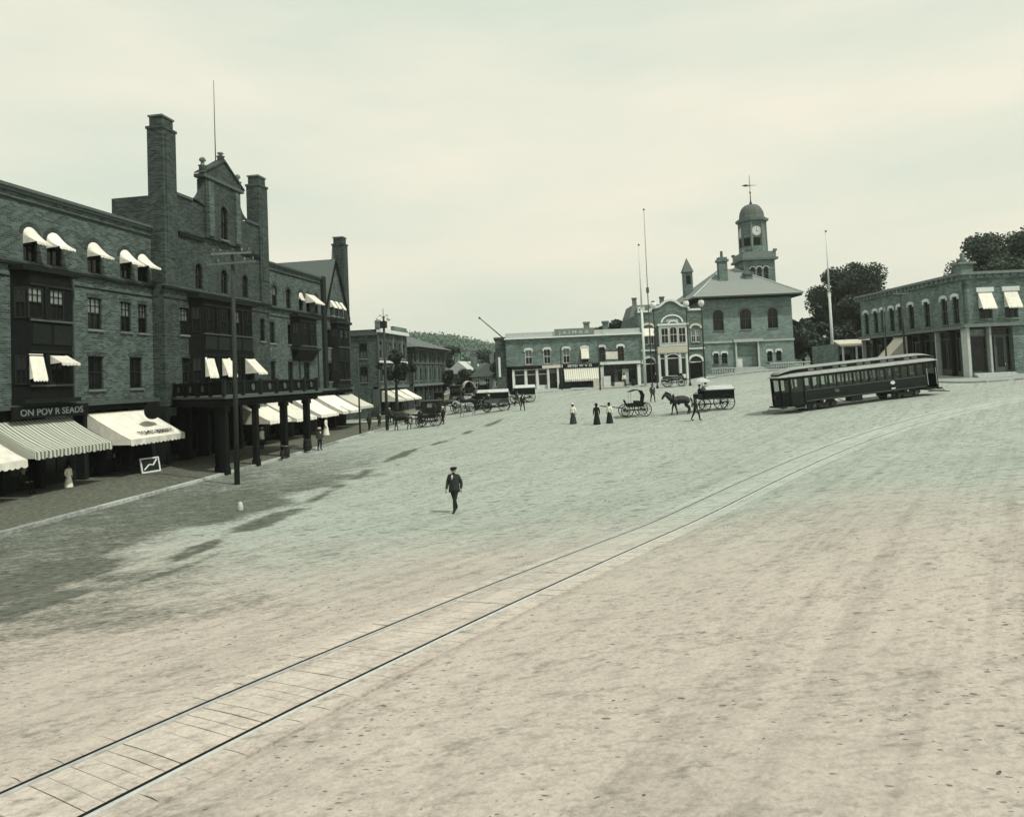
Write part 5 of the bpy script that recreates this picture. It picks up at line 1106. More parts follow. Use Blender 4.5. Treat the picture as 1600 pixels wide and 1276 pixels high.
for sx in (-1, 1): MB().box(sx*BX-.04, sx*BX+.04, -W2+.09, -.4, .85, 2.78).box(sx*BX-.04, sx*BX+.04, .4, W2-.09, .85, 2.78).build('bulkhead', CAR, car)
for i in range(11):
    x = -4.8+i*.95
    for sy in (-1, 1): MB().box(x-.06, x+.06, sy*.45-.38, sy*.45+.38, .85, 1.85).box(x+.06, x+.45, sy*.45-.38, sy*.45+.38, .85, 1.25).build('bench_seat', CLOTHB, car)
# platforms: closed vestibule at the left end, open doorway at the right
def front_poly(s): return [(BX*s, -W2), (s*(HLn-.45), -W2*.92), (s*HLn, -W2*.45), (s*HLn, W2*.45), (s*(HLn-.45), W2*.92), (BX*s, W2)]
for s in (-1, 1):
    P = front_poly(s); m = MB().add([(x, y, .52) for x, y in P]+[(x, y, .66) for x, y in P], [tuple(range(6)), tuple(range(11, 5, -1))]+[(i, (i+1)%6, (i+1)%6+6, i+6) for i in range(6)]); m.build('platform', WOOD2, car)
    m = MB(); segs = list(zip(P, P[1:]))
    for j, ((x0, y0), (x1, y1)) in enumerate(segs):
        if s > 0 and j == 0: continue
        m.add([(x0, y0, .62), (x1, y1, .62), (x1, y1, 1.62), (x0, y0, 1.62)], [(0, 1, 2, 3)])
        for (xa, ya) in ((x0, y0), (x1, y1)): m.box(xa-.06, xa+.06, ya-.06, ya+.06, .62, 2.76)
        m.add([(x0, y0, 2.55), (x1, y1, 2.55), (x1, y1, 2.78), (x0, y0, 2.78)], [(0, 1, 2, 3)])
        MB().add([(x0, y0, 1.62), (x1, y1, 1.62), (x1, y1, 2.55), (x0, y0, 2.55)], [(0, 1, 2, 3)]).build('pane', CLEAR, car)
    if s > 0: m.box(BX+.02, BX+.12, -W2, -W2+.1, .6, 2.76).box(HLn-.5, HLn-.4, -W2*.95, -W2*.95+.1, .6, 2.76)
    m.build('vestibule', CAR, car)
    if s > 0: MB().tube((BX+.2, -W2-.03, .9), (BX+.2, -W2-.03, 2.2), .025, .025, 6).build('grab_rail', STEEL, car); MB().tube((HLn-.55, -W2-.0, .9), (HLn-.55, -W2-.0, 2.2), .025, .025, 6).build('grab_rail', STEEL, car)
    MB().box(*sorted((s*(BX+.15), s*(HLn-.5))), -W2-.2, -W2+.05, .36, .42).build('step', TRIM, car)
    MB().lathe([(.02, -.08), (.14, -.06), (.17, .06), (.02, .07)], n=12).build('headlight', IRON, car, loc=(s*(HLn+.08), 0, 1.25)).rotation_euler = (0, s*rad(90), 0)
    MB().box(*sorted((s*(HLn-.15), s*(HLn+.12))), -1.0, 1.0, .46, .58).build('bumper', IRON, car)
    m = MB()                                   # lifeguard fender
    for y in np.linspace(-.9, .9, 7): m.path([(s*(HLn+.05), float(y), .5), (s*(HLn+.35), float(y), .3), (s*(HLn+.85), float(y), .16)], .018, 4)
    m.tube((s*(HLn+.85), -.9, .16), (s*(HLn+.85), .9, .16), .025, .025, 5).tube((s*(HLn+.35), -.9, .3), (s*(HLn+.35), .9, .3), .025, .025, 5).build('fender', IRON, car)
def roof_loft(prof, xs_, name, mt):
    n = len(prof); vs = []; fs = []
    for x in xs_:
        t = max(0, (abs(x)-(BX-.2))/(HLn+.25-BX+.2)); dr = t*t
        for y, z in prof: yy = y*(1-.42*dr**1.2); zz = 2.74+(z-2.74)*math.sqrt(max(0.02, 1-dr)); vs.append((x, yy, zz))
    k = len(xs_); fs = [(i*n+j, (i+1)*n+j, (i+1)*n+j+1, i*n+j+1) for i in range(k-1) for j in range(n-1)]
    fs += [tuple(range(n)), tuple(range(k*n-1, (k-1)*n-1, -1))]
    return MB().add(vs, fs).build(name, mt, car, True)
X_ = list(np.linspace(-HLn-.25, -BX, 9))+[-3, 0, 3]+list(np.linspace(BX, HLn+.25, 9))
lowp = [(-W2-.1, 2.74), (-W2-.12, 2.80), (-1.12, 2.87), (-.86, 2.97), (-.74, 3.0), (.74, 3.0), (.86, 2.97), (1.12, 2.87), (W2+.12, 2.80), (W2+.1, 2.74)]
roof_loft(lowp, X_, 'lower_roof', CARL)
roof_loft([(-.73, 3.0), (-.73, 3.27), (.73, 3.27), (.73, 3.0)], X_[1:-1], 'clerestory', CAR)
up = roof_loft([(-.84, 3.265), (-.85, 3.30), (-.6, 3.38), (-.3, 3.43), (0, 3.45), (.3, 3.43), (.6, 3.38), (.85, 3.30), (.84, 3.265)], X_[1:-1], 'upper_roof', CARL)
for s in (-1, 1):
    for i in range(nw): x = -BX+ws*(i+.5); MB().box(x-.26, x+.26, s*.745-.006, s*.745+.006, 3.06, 3.22).build('deck_sash', PALEGLASS if i % 3 else GLASS, car)
wd = MB().lathe([(.02, -.06), (.44, -.06), (.46, .02), (.40, .05), (.36, .03), (.12, .04), (.02, .06)], n=20).mesh('wheel', IRON)
for s in (-1, 1):
    tx_ = s*3.75; tr = MB().box(tx_-1.25, tx_+1.25, -.95, -.85, .34, .56).box(tx_-1.25, tx_+1.25, .85, .95, .34, .56).box(tx_-.15, tx_+.15, -.9, .9, .4, .7).build('truck', IRON, car)
    for dx in (-.8, .8):
        for sy in (-1, 1): put('wheel', wd, tr, (tx_+dx, sy*.76, .42), rx=rad(90)*sy)
        for sy in (-1, 1): MB().box(tx_+dx-.13, tx_+dx+.13, sy*1.0-.08, sy*1.0+.08, .28, .56).build('journal_box', TRIM if dx*s > 0 else IRON, tr)
    MB().box(tx_-.4, tx_+.4, -1.02, -.955, .2, .36).build('truck_spring', IRON, tr)
MB().box(-1.2, -.2, -.9, -.2, .35, .72).build('equipment_box', IRON, car); MB().path([(-2.4, -1.0, .66), (-1.9, -1.0, .45), (1.7, -1.0, .45), (2.2, -1.0, .66)], .03, 5).build('truss_rod', IRON, car)
# the track it stands on
tr2 = thing('streetcar_rails', 'pair of rails under the dark streetcar', 'track')
nd = Vector((-math.sin(TA), math.cos(TA), 0)); dd = Vector((math.cos(TA), math.sin(TA), 0))
for s in (-1, 1):
    vs = []
    for i in range(41):
        p = _c+dd*(-13+i*.68)+nd*s*.7175
        for o_, z_ in ((-.04, -.1), (-.04, .014), (.04, .014), (.04, -.1)): q = p+nd*o_; vs.append((q.x, q.y, g(p.x, p.y)+z_))
    MB().add(vs, [(i*4+j, i*4+(j+1)%4, i*4+4+(j+1)%4, i*4+4+j) for i in range(40) for j in range(4)]).build('rail', STEEL, tr2)
# ---------------------------------------------------------------- people, horses and wagons in the square
person('man in dark cap and jacket walking alone across the open dirt square', -7.2, 28.2, rad(-12), 'walk', CLOTHG, CLOTHD, 'cap', CLOTHD)
person('woman in white blouse and full dark skirt, leftmost of the three women', -5.45, 63.3, rad(170), 'stand', SHIRT, CLOTHD, 'wide', STRAW, skirt=CLOTHG, h=.97, group='women crossing the square')
person('woman in dark dress, middle of the three women', -3.35, 61.75, rad(200), 'stand', CLOTHD, CLOTHD, 'wide', CLOTHD, skirt=CLOTHD, h=.96, group='women crossing the square')
person('woman in white blouse and narrow black skirt, nearest to the topped buggy', -2.3, 62.0, rad(160), 'stand', SHIRT, CLOTHD, 'wide', CLOTHD, skirt=CLOTHD, h=.94, group='women crossing the square')
person('man in dark suit standing by the delivery wagon wheel', 4.5, 59.2, rad(60), 'walk', CLOTHD, CLOTHD, 'bowler')
person('man walking behind the horse team near the lamp posts', 1.6, 75.3, rad(20), 'walk', CLOTHG, CLOTHD, 'bowler')
HD = rad(-74)
wg = wagon('delivery_wagon', 'dark box delivery wagon with grey cover and spoked wheels', 'wagon', 6.5, 65.2, HD, 'delivery', 2.9, 1.35, WOOD, shafts=False)
fx, fy = math.sin(HD), -math.cos(HD)
horse('near dark horse of the pair pulling the delivery wagon', 6.5+fx*3.3+.25, 65.2+fy*3.3-.35, HD, BAY, 'team of the delivery wagon')
horse('far dark horse of the pair pulling the delivery wagon', 6.5+fx*3.45+.45, 65.2+fy*3.45+.55, HD, BROWN, 'team of the delivery wagon')
dx_, dy_ = 6.5+fx*1.2, 65.2+fy*1.2
person('driver seated on the delivery wagon under the grey umbrella', dx_, dy_, HD, 'sit', CLOTHD, CLOTHD, 'bowler', z=g(dx_, dy_)+.52)
um = thing('umbrella', 'grey canvas umbrella over the delivery wagon driver', 'umbrella', (dx_+.25, dy_+.2, g(dx_, dy_)+1.5), HD)
MB().tube((0, 0, 0), (0, 0, 1.35), .02, .015, 6).build('shaft', WOOD2, um); MB().lathe([(.72, 1.0), (.74, 1.02), (.55, 1.2), (.3, 1.32), (.03, 1.38)], n=10).build('canopy', STONE, um)
wagon('topped_buggy', 'black buggy with raised folding top left of the horse team', 'buggy', -.2, 65.1, rad(-78), 'buggy', 2.2, 1.35, CLOTHD, .55, .62)
for dx0, dy0, lb in ((2.9, -.55, 'passenger in dark coat behind the right windows of the streetcar'), (.9, -.55, 'passenger in grey behind the middle windows of the streetcar'), (4.1, .45, 'passenger at the far side near the open streetcar door')):
    p = car.matrix_basis @ Vector((dx0, dy0, .32)); person(lb, p.x, p.y, TA+rad(90), 'sit', CLOTHG if dx0 < 2 else CLOTHD, CLOTHD, 'straw' if dx0 < 2 else 'bowler', z=p.z, group='streetcar passengers')
# carriages and people by the left street
for x, y, a, cl, ht, lb in ((-27.6, 76.5, 70, CLOTHD, 'bowler', 'man in dark suit on the kerb past the hotel corner'), (-28.4, 82.3, 200, CLOTHG, 'straw', 'man in straw hat at the hotel corner'), (-24.2, 83.0, 30, CLOTHD, 'bowler', 'man standing left of the closed carriage'), (-26.9, 71.6, 150, CLOTHB, 'cap', 'man in brown coat by the tall lamp pole'), (-17.0, 84.5, -30, CLOTHG, 'straw', 'man between the open wagons at the street mouth'), (-13.6, 84.0, 60, CLOTHD, 'bowler', 'man walking right of the light open wagon')):
    person(lb, x, y, rad(a), 'stand' if a > 60 else 'walk', cl, CLOTHD, ht, group='people at the street mouth')
wagon('topped_buggy', 'buggy standing at the kerb past the hotel', 'buggy', -25.2, 92.5, rad(10), 'buggy', 2.2, 1.35, CLOTHD, .55, .62)
wagon('closed_carriage', 'closed carriage farther up the left street', 'carriage', -24.6, 99.5, rad(5), 'hack', 2.8, 1.45, CLOTHD)
wagon('open_wagon', 'loaded wagon farthest up the left street', 'wagon', -22.0, 105.5, rad(12), 'open', 3.0, 1.5, WOOD2, group='wagons at the street mouth')
horse('brown horse standing at the street mouth behind the open wagon', -23.0, 88.6, rad(-70), BROWN, 'horses by the left street')
wagon('delivery_wagon', 'dark wagon with grey cover right of the dappled horse cart', 'wagon', -13.5, 87.6, rad(-82), 'delivery', 2.8, 1.4, WOOD, group='wagons at the street mouth')
horse('dark horse in front of the left end of the shop block', G(-5.4, 88)[0], G(-5.4, 88)[1], rad(-80), BAY, 'horses by the left street')
horse('dark horse standing by the tall pole, hitched to a small buggy', -22.9, 69.7, rad(-85), BAY, 'horses by the left street')
wagon('topped_buggy', 'small black buggy behind the horse at the tall pole', 'buggy', -20.4, 70.9, rad(-80), 'buggy', 2.1, 1.3, CLOTHD, .55, .62)
person('man in grey coat standing right of the small buggy', -19.2, 71.9, rad(-40), 'stand', CLOTHG, CLOTHB, 'straw')
person('man in dark clothes walking behind the small buggy', -22.2, 74.0, rad(30), 'walk', CLOTHD, CLOTHD, 'bowler')
wagon('closed_carriage', 'tall closed black carriage standing at the left street', 'carriage', -22.6, 79.0, rad(-80), 'hack', 2.9, 1.45, CLOTHD)
horse('dark horse harnessed to the closed carriage', -26.0, 78.5, rad(-80), BROWN, 'horses by the left street')
wagon('open_wagon', 'low open wagon standing right of the closed carriage', 'wagon', -20.3, 86.0, rad(-85), 'open', 3.0, 1.4, WOOD2, group='wagons at the street mouth')
wagon('delivery_wagon', 'flat topped dark wagon beside the open wagon at the street mouth', 'wagon', -18.2, 88.0, rad(-85), 'delivery', 2.8, 1.4, WOOD, group='wagons at the street mouth')
horse('dappled horse pulling the light wagon at the street mouth', -18.6, 79.6, rad(-75), GREYH, 'horses by the left street')
wagon('open_wagon', 'light open wagon behind the dappled horse', 'wagon', -15.4, 80.3, rad(-78), 'open', 2.8, 1.35, TRIM, group='wagons at the street mouth')
person('driver seated on the light open wagon', -16.3, 80.1, rad(-78), 'sit', CLOTHD, CLOTHD, 'straw', z=g(-16.3, 80.1)+.6)
wagon('covered_wagon', 'white round topped covered wagon in the far street', 'wagon', -28.5, 124, rad(20), 'covered', 3.6, 1.9, WOOD2)
wagon('topped_buggy', 'buggy waiting at the left corner of the low shop block', 'buggy', G(-4.5, 92)[0], G(-4.5, 92)[1], rad(-80), 'buggy', 2.2, 1.35, WOOD, .55, .62)
person('man in dark coat beside the buggy at the shop block corner', -11.8, 76.3, rad(30), 'walk', CLOTHD, CLOTHD, 'bowler')
wagon('delivery_wagon', 'dark wagon standing in front of the left end of the shop block', 'wagon', G(-2.2, 88)[0], G(-2.2, 88)[1], rad(-80), 'delivery', 2.8, 1.4, WOOD, group='wagons at the street mouth')
wagon('open_wagon', 'empty wagon with raised shafts before the gabled shop', 'wagon', G(20.2, 93)[0], G(20.2, 93)[1], rad(95), 'open', 2.6, 1.3, TRIM, group='wagons by the shops')
for i, (X, Y, lb, kd) in enumerate(((45.2, 99.5, 'covered wagon parked left of the right flagpole', 'covered'), (49.3, 101.5, 'buggy parked right of the right flagpole', 'buggy'), (47.4, 103, 'closed carriage parked behind the right flagpole', 'hack'))):
    p = G(X, Y); wagon({'covered': 'covered_wagon', 'buggy': 'topped_buggy', 'hack': 'closed_carriage'}[kd], lb, 'carriage', p[0], p[1], rad(100+15*i), kd, 2.8, 1.5, [WOOD, TRIM, WOOD][i], .55, .62, 'carriages parked by the right flagpole')
zsw = lambda x, y: g(x, y)+.13
person('man in light hat standing at the last porch post', -24.5, 54.3, rad(60), 'stand', CLOTHG, CLOTHD, 'straw', z=g(-24.5, 54.3))
person('man in dark coat behind the last porch post', -26.2, 55.4, rad(120), 'stand', CLOTHD, CLOTHD, 'bowler', z=zsw(-26.2, 55.4))
person('woman in white dress on the pavement under the awnings past the porch', -29.3, 66.5, rad(100), 'stand', SHIRT, SHIRT, 'wide', STRAW, skirt=SHIRT, z=zsw(-29.3, 66.5))
person('person in white shirt in the shade beneath the porch', -29.8, 55.2, rad(90), 'stand', SHIRT, CLOTHD, 'straw', z=zsw(-29.8, 55.2))
person('child in bright white dress beneath the striped awning', -31.4, 36.6, rad(80), 'stand', SHIRT, SHIRT, 'none', skirt=SHIRT, z=zsw(-31.4, 36.6), h=.72)
person('seated man in dark suit by the left shop windows', -32.4, 34.6, rad(90), 'sit', CLOTHD, CLOTHD, 'straw', z=zsw(-32.4, 34.6)-.45)
person('person in white blouse at the right shop of the low block', *G(15.4, 102.6)[:2], rad(10), 'stand', SHIRT, CLOTHD, 'wide', CLOTHD, skirt=CLOTHG, z=g(*G(15.4, 102.6)[:2])+.14)
person('man in dark suit at the left door of the gabled shop', *G(19.8, 102.8)[:2], rad(10), 'stand', CLOTHD, CLOTHD, 'bowler', z=g(*G(19.8, 102.8)[:2])+.14)
# bicycle leaning at a porch post
bk = thing('bicycle', 'bicycle leaning by the second last porch post', 'bicycle', (-24.85, 49.2, g(-24.85, 49.2)+.02), rad(8)); bk.rotation_euler = (0, rad(8), rad(8))
wb = wheel_mesh(.35, 14, IRON); put('wheel', wb, bk, (0, -.55, .35)); put('wheel', wb, bk, (0, .55, .35))
MB().path([(0, .55, .35), (0, .15, .35), (0, -.4, .8), (0, .2, .82), (0, .15, .35)], .018, 5).path([(0, .2, .82), (0, .55, .35)], .014, 5).path([(0, -.4, .9), (0, -.55, .35)], .016, 5).build('frame', IRON, bk)
MB().path([(-.25, -.3, .95), (0, -.42, .95), (.25, -.3, .95)], .014, 5).build('handlebar', STEEL, bk); MB().lathe([(.02, .9), (.09, .92), (.08, .96), (.02, .97)], (0, .22), 8).build('saddle', CLOTHD, bk)
# goods in front of the shops
def crate(label, x, y, w_, d_, h_, mt, rz=YAW, z=None, group='crates by the shops'):
    t = thing('crate', label, 'crate', (x, y, (g(x, y)+.14) if z is None else z), rz, group)
    n = max(2, int(h_/.16)); s_ = h_/n
    for k in range(n): MB().box(-w_/2, w_/2, -d_/2, d_/2, s_*k+.012, s_*(k+1)-.008).build('slat', mt, t)
    for sx in (-1, 1):
        for sy in (-1, 1): MB().box(sx*w_/2-.04, sx*w_/2+.04, sy*d_/2-.04, sy*d_/2+.04, 0, h_+.01).build('corner_batten', mt, t)
crate('white crate under the striped shop awning', *G(11.6, 101.4)[:2], 1.2, .8, 1.0, CREAM); crate('white crate stacked right of the striped shop awning', *G(12.9, 102.0)[:2], .9, .7, 1.5, WHITE)
crate('low dark crate at the door of the low shop block', *G(7.0, 101.2)[:2], 1.5, .8, .7, WOOD2); crate('pale crate before the right shop of the low block', *G(14.6, 102.2)[:2], 1.2, .7, .6, CREAM)
def barrel(label, x, y, z=None):
    t = thing('barrel', label, 'barrel', (x, y, (g(x, y)+.13) if z is None else z), 0, 'barrels by the shops'); MB().lathe([(.24, 0), (.3, .25), (.32, .45), (.3, .65), (.24, .9), (.2, .88)], n=14).build('staves', WOOD2, t, True)
    for zz in (.12, .42, .76): r = .3 if zz == .42 else .285; MB().lathe([(r+.01, zz), (r+.03, zz+.01), (r+.03, zz+.05), (r+.01, zz+.06)], n=14).build('hoop', IRON, t)
barrel('barrel at the foot of the last porch post', -24.9, 53.0); barrel('barrel before the right shop of the low block', *G(16.6, 102.3)[:2])
fr = thing('picture_frame_sign', 'white framed board leaning below the lettered awning', 'sign', (-30.6, 42.6, zsw(-30.6, 42.6)), rad(75)); fr.rotation_euler = (rad(-12), 0, rad(75))
MB().box(-.7, .7, -.03, .03, 0, .09).box(-.7, .7, -.03, .03, .86, .95).box(-.7, -.61, -.03, .03, .09, .86).box(.61, .7, -.03, .03, .09, .86).build('frame', WHITE, fr); MB().box(-.61, .61, -.01, .01, .09, .86).build('board', WOOD2, fr); MB().path([(-.5, -.02, .2), (-.1, -.02, .5), (.2, -.02, .45), (.5, -.02, .8)], .05, 5).build('painted_scroll', WHITE, fr)
MB().lathe([(.1, -.03), (.14, .06), (.12, .25), (.08, .36), (.02, .4)], n=9, sy=.8).build('marker_stone', STONE, tag(put('marker_stone', None, None, (-17.3, 30, g(-17.3, 30))), 'small white marker stone on the dark strip before the hotel', 'stone'), True)

# ---------------------------------------------------------------- poles, flagpoles and street lamps
def utility_pole(label, x, y, h, r, lean=(0, 0), arms=(), lamps=False, mt=None, rz=0, group='wooden utility poles'):
    t = thing('utility_pole', label, 'utility pole', (x, y, g(x, y)-.3), rz, group); mt = mt or POLE
    m = MB().tube((0, 0, 0), (lean[0]*h, lean[1]*h, h), r, r*.6, 12)
    m.build('shaft', mt, t, True)
    for z_, L, tilt in arms:
        cx_ = lean[0]*z_; cy_ = lean[1]*z_
        a = MB().add([(cx_-L/2, cy_-r-.05, z_-tilt), (cx_+L/2, cy_-r-.05, z_+tilt), (cx_+L/2, cy_-r+.04, z_+tilt), (cx_-L/2, cy_-r+.04, z_-tilt), (cx_-L/2, cy_-r-.05, z_-tilt+.11), (cx_+L/2, cy_-r-.05, z_+tilt+.11), (cx_+L/2, cy_-r+.04, z_+tilt+.11), (cx_-L/2, cy_-r+.04, z_-tilt+.11)], [(0,3,2,1),(4,5,6,7),(0,1,5,4),(1,2,6,5),(2,3,7,6),(3,0,4,7)]).build('cross_arm', DSTONE, t)
        me = MB().lathe([(.02, 0), (.03, .08), (.05, .1), (.045, .2), (.02, .22)], n=8).mesh('insulator', PALEGLASS)
        for f_ in (-.9, -.55, .55, .9): put('insulator', me, a, (cx_+f_*L/2, cy_-r, z_+tilt*f_+.11))
    if lamps:
        for s in (-1, 1): b = MB().path([(0, 0, h-.2), (s*.35, 0, h+.15), (s*.55, 0, h-.05)], .03, 5).build('lamp_bracket', IRON, t); MB().lathe([(.05, h-.05), (.22, h-.15), (.2, h-.4), (.05, h-.5)], (s*.55, 0), 10).build('lamp', WHITE, b, True)
        MB().box(-.3, .3, -.25, .25, h-1.2, h-.5).build('transformer', IRON, t); MB().tube((0, 0, h), (0, 0, h+.8), .03, .03, 5).build('finial', IRON, t)
    return t
utility_pole('tallest wooden utility pole at the corner of the hotel porch', -21.95, 37.8, 13.4, .155, (.006, 0), ((12.5, 2.8, .02), (13.05, 2.3, -.02)), rz=rad(4))
utility_pole('dark pole with lamps standing by the left street carriages', -24.9, 71.3, 11.8, .17, (.002, 0), (), True)
utility_pole('thin dark pole before the striped awning of the low block', *G(6.5, 99.5)[:2], 6.2, .1)
utility_pole('dark pole in front of the right shop of the low block', *G(11.3, 96.6)[:2], 7.0, .11)
utility_pole('dark pole against the side of the right corner block', *G(40.5, 76)[:2], 9.6, .14, (-.01, 0), ((9.0, 1.6, 0),), rz=YAW)
utility_pole('pale pole left of the right corner block', *G(40.3, 79.5)[:2], 8.2, .11, mt=TRIM)
utility_pole('dark pole with arm at the end of the hotel', -25.9, 66.5, 8.2, .1, (0, 0), (), group='wooden utility poles')
def flagpole(label, X, Y, h, r, mt=None, z=None):
    p = G(X, Y); t = thing('flagpole', label, 'flagpole', (p[0], p[1], g(p[0], p[1])-.2 if z is None else z), 0, 'flagpoles')
    MB().tube((0, 0, 0), (0, 0, h*.55), r, r*.75, 10).build('lower_mast', mt or POLEW, t, True); MB().tube((0, 0, h*.53), (.05, 0, h), r*.6, r*.3, 8).build('top_mast', POLEW if mt is None else mt, t, True)
    MB().lathe([(.03, h), (.14, h+.1), (.14, h+.2), (.03, h+.28)], (.05, 0), 8).build('ball', IRON, t, True); MB().box(-.2, .2, -.12, .12, h*.53, h*.56).build('mast_cap', mt or POLEW, t)
flagpole('white flagpole in front of the gabled shop', 17.85, 100, 19.4, .2); flagpole('tall thin mast rising behind the white flagpole', 19.35, 103, 24.8, .09, TRIM); flagpole('white flagpole behind the streetcar', 43.5, 100, 18.8, .22)
for X, lb in ((17.9, 'globe street lamp beside the white flagpole'), (22.0, 'globe street lamp before the middle of the gabled shop'), (23.9, 'globe street lamp nearest the town hall corner')):
    p = G(X, 92); z0 = g(p[0], p[1]); t = thing('street_lamp', lb, 'street lamp', (p[0], p[1], z0), 0, 'globe street lamps'); h = 13.35-z0
    MB().lathe([(.16, 0), (.16, .3), (.08, .5), (.06, h-.9), (.1, h-.5)], n=8).build('post', IRON, t); MB().lathe([(.05, h-.5), (.32, h-.25), (.4, h+.05), (.3, h+.35), (.05, h+.45)], n=14).build('globe', WHITE, t, True); MB().lathe([(.3, h+.42), (.05, h+.58)], n=10).build('lamp_cap', IRON, t)

# ---------------------------------------------------------------- trees, far houses and wooded hill
def leaf_mat(name, L):
    return mat(name, (L*.75, L*1.05, L*.85), .9, .5, 1.2, 0, .1)
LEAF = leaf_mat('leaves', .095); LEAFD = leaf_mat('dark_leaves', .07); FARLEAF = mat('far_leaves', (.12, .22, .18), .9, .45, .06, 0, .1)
def leaves(C, Rr, n, size, squash=.8):
    """n leaf-clump quads spread through the shells of blobs at C with radii Rr"""
    C = np.array(C, float); Rr = np.array(Rr, float); w_ = Rr**2/(Rr**2).sum(); k = rng.choice(len(C), n, p=w_)
    d = rng.normal(size=(n, 3)); d /= np.linalg.norm(d, axis=1)[:, None]; r = Rr[k]*(.35+.85*rng.random(n)**.8)
    P = C[k]+d*r[:, None]*np.array([1, 1, squash]); a = rng.normal(size=(n, 3)); a /= np.linalg.norm(a, axis=1)[:, None]
    b = np.cross(a, rng.normal(size=(n, 3))); b /= np.linalg.norm(b, axis=1)[:, None]; s = size*(.5+rng.random(n))[:, None]
    V = np.stack([P-a*s-b*s*.5, P+a*s*.3-b*s*.7, P+a*s+b*s*.4, P-a*s*.4+b*s*.7], 1).reshape(-1, 3)
    return V, np.arange(n*4).reshape(-1, 4)
def fast_mesh(name, V, Q, mt):
    me = bpy.data.meshes.new(name); me.vertices.add(len(V)); me.vertices.foreach_set('co', V.ravel()); me.loops.add(Q.size); me.loops.foreach_set('vertex_index', Q.ravel().astype(np.int32))
    me.polygons.add(len(Q)); me.polygons.foreach_set('loop_start', np.arange(0, Q.size, 4)); me.update(); me.materials.append(mt); return me
def tree(label, X, Y, h, rx, rz_, n, size, mt=None, trunk=.3, frame=True, nb=16, group='trees', stems=1, low=.35):
    p = G(X, Y) if frame else (X, Y); z0 = g(p[0], p[1]); t = thing('tree', label, 'tree', (p[0], p[1], z0-.2), random.random()*6, group)
    C = []; Rr = []; zc = h-rz_
    for i in range(nb):
        a = rng.random()*6.28; q = rng.random()**.5*.84; e_ = rng.uniform(-.75, .8); C.append((rx*q*math.cos(a)*math.sqrt(1-e_*e_*.7), rx*q*math.sin(a)*math.sqrt(1-e_*e_*.7), zc+rz_*e_*.85)); Rr.append(rx*rng.uniform(.10, .32))
    V, Q = leaves(C, Rr, n, size); put('crown', fast_mesh('crown', V, Q, mt or LEAF), t)
    m = MB()
    for s in range(stems):
        ox = (s-(stems-1)/2)*trunk*4; m.tube((ox, 0, 0), (ox*.6, .05, h*low), trunk, trunk*.7, 8); m.tube((ox*.6, .05, h*low), (0, .1, zc+rz_*.3), trunk*.7, trunk*.25, 8)
    for c in C[:7]: m.tube((0, .05, h*low), (c[0]*.8, c[1]*.8, c[2]), trunk*.4, trunk*.1, 6)
    m.build('trunk', POLE, t, True); return t
tree('large leafy tree standing behind the right flagpole', 58.0, 125, 18.0, 7.0, 7.6, 42000, .165, LEAFD, .45, nb=56, low=.2)
tree('low broad tree between the town hall and the right flagpole', 50.5, 128, 9.0, 4.6, 4.2, 6000, .34, LEAFD, .3)
tree('dark bushy tree at the right wall of the town hall', 46.6, 124, 7.5, 3.6, 3.5, 4500, .34, LEAFD, .25)
tree('dark tree left of the corner block roof', 63.5, 122, 10.5, 4.8, 4.6, 6000, .34, LEAFD, .3)
tree('large tree rising over the roof of the corner block', 68.2, 100, 18.6, 7.2, 6.4, 42000, .16, LEAF, .45, nb=56)
tree('tree behind the corner block at the right picture edge', 76, 97, 17.5, 6.0, 6.0, 16000, .19, LEAF, .4, nb=24)
for X, Y, h, r, lb in ((49, 121, 8.5, 3.8, 'dark shrubby tree behind the parked carriages'), (54, 122, 8.0, 4.2, 'low dark tree under the large leafy tree'), (60.5, 120, 8.0, 4.2, 'low dark tree at the far end of the corner block side'), (45.5, 131, 9.5, 3.8, 'dark tree peeping past the town hall right wall')):
    tree(lb, X, Y, h, r, h*.48, 9000, .22, LEAFD, .25, low=.15, nb=26)
tree('street tree with two stems before the shop building past the hotel', -29.6, 88.6, 8.6, 2.6, 2.0, 2200, .24, LEAFD, .13, False, 12, stems=2, low=.5)
for i, (X, Y, h, r, lb) in enumerate(((-16, 150, 9.5, 4.2, 'leftmost dark tree at the end of the left street'), (-11.5, 146, 10.4, 4.4, 'tallest dark tree at the end of the left street'), (-6.5, 150, 8.6, 4.2, 'round dark tree behind the covered wagon'), (-3.0, 140, 8.0, 3.6, 'dark tree left of the low shop block'), (-8.5, 133, 5.4, 2.6, 'small tree behind the covered wagon'), (17.5, 138, 12.2, 3.8, 'tree rising behind the right end of the low shop block'), (-1.8, 127, 6.6, 2.8, 'dark tree touching the left corner of the low shop block'), (-12.5, 128, 5.6, 2.6, 'bushy tree left of the covered wagon'), (-15.5, 134, 7.6, 3.2, 'dark tree beside the eaved building'))):
    tree(lb, X, Y, h, r, h*.45, 7000, .24, LEAFD, .3, group='trees at the far side of the square', low=.2)
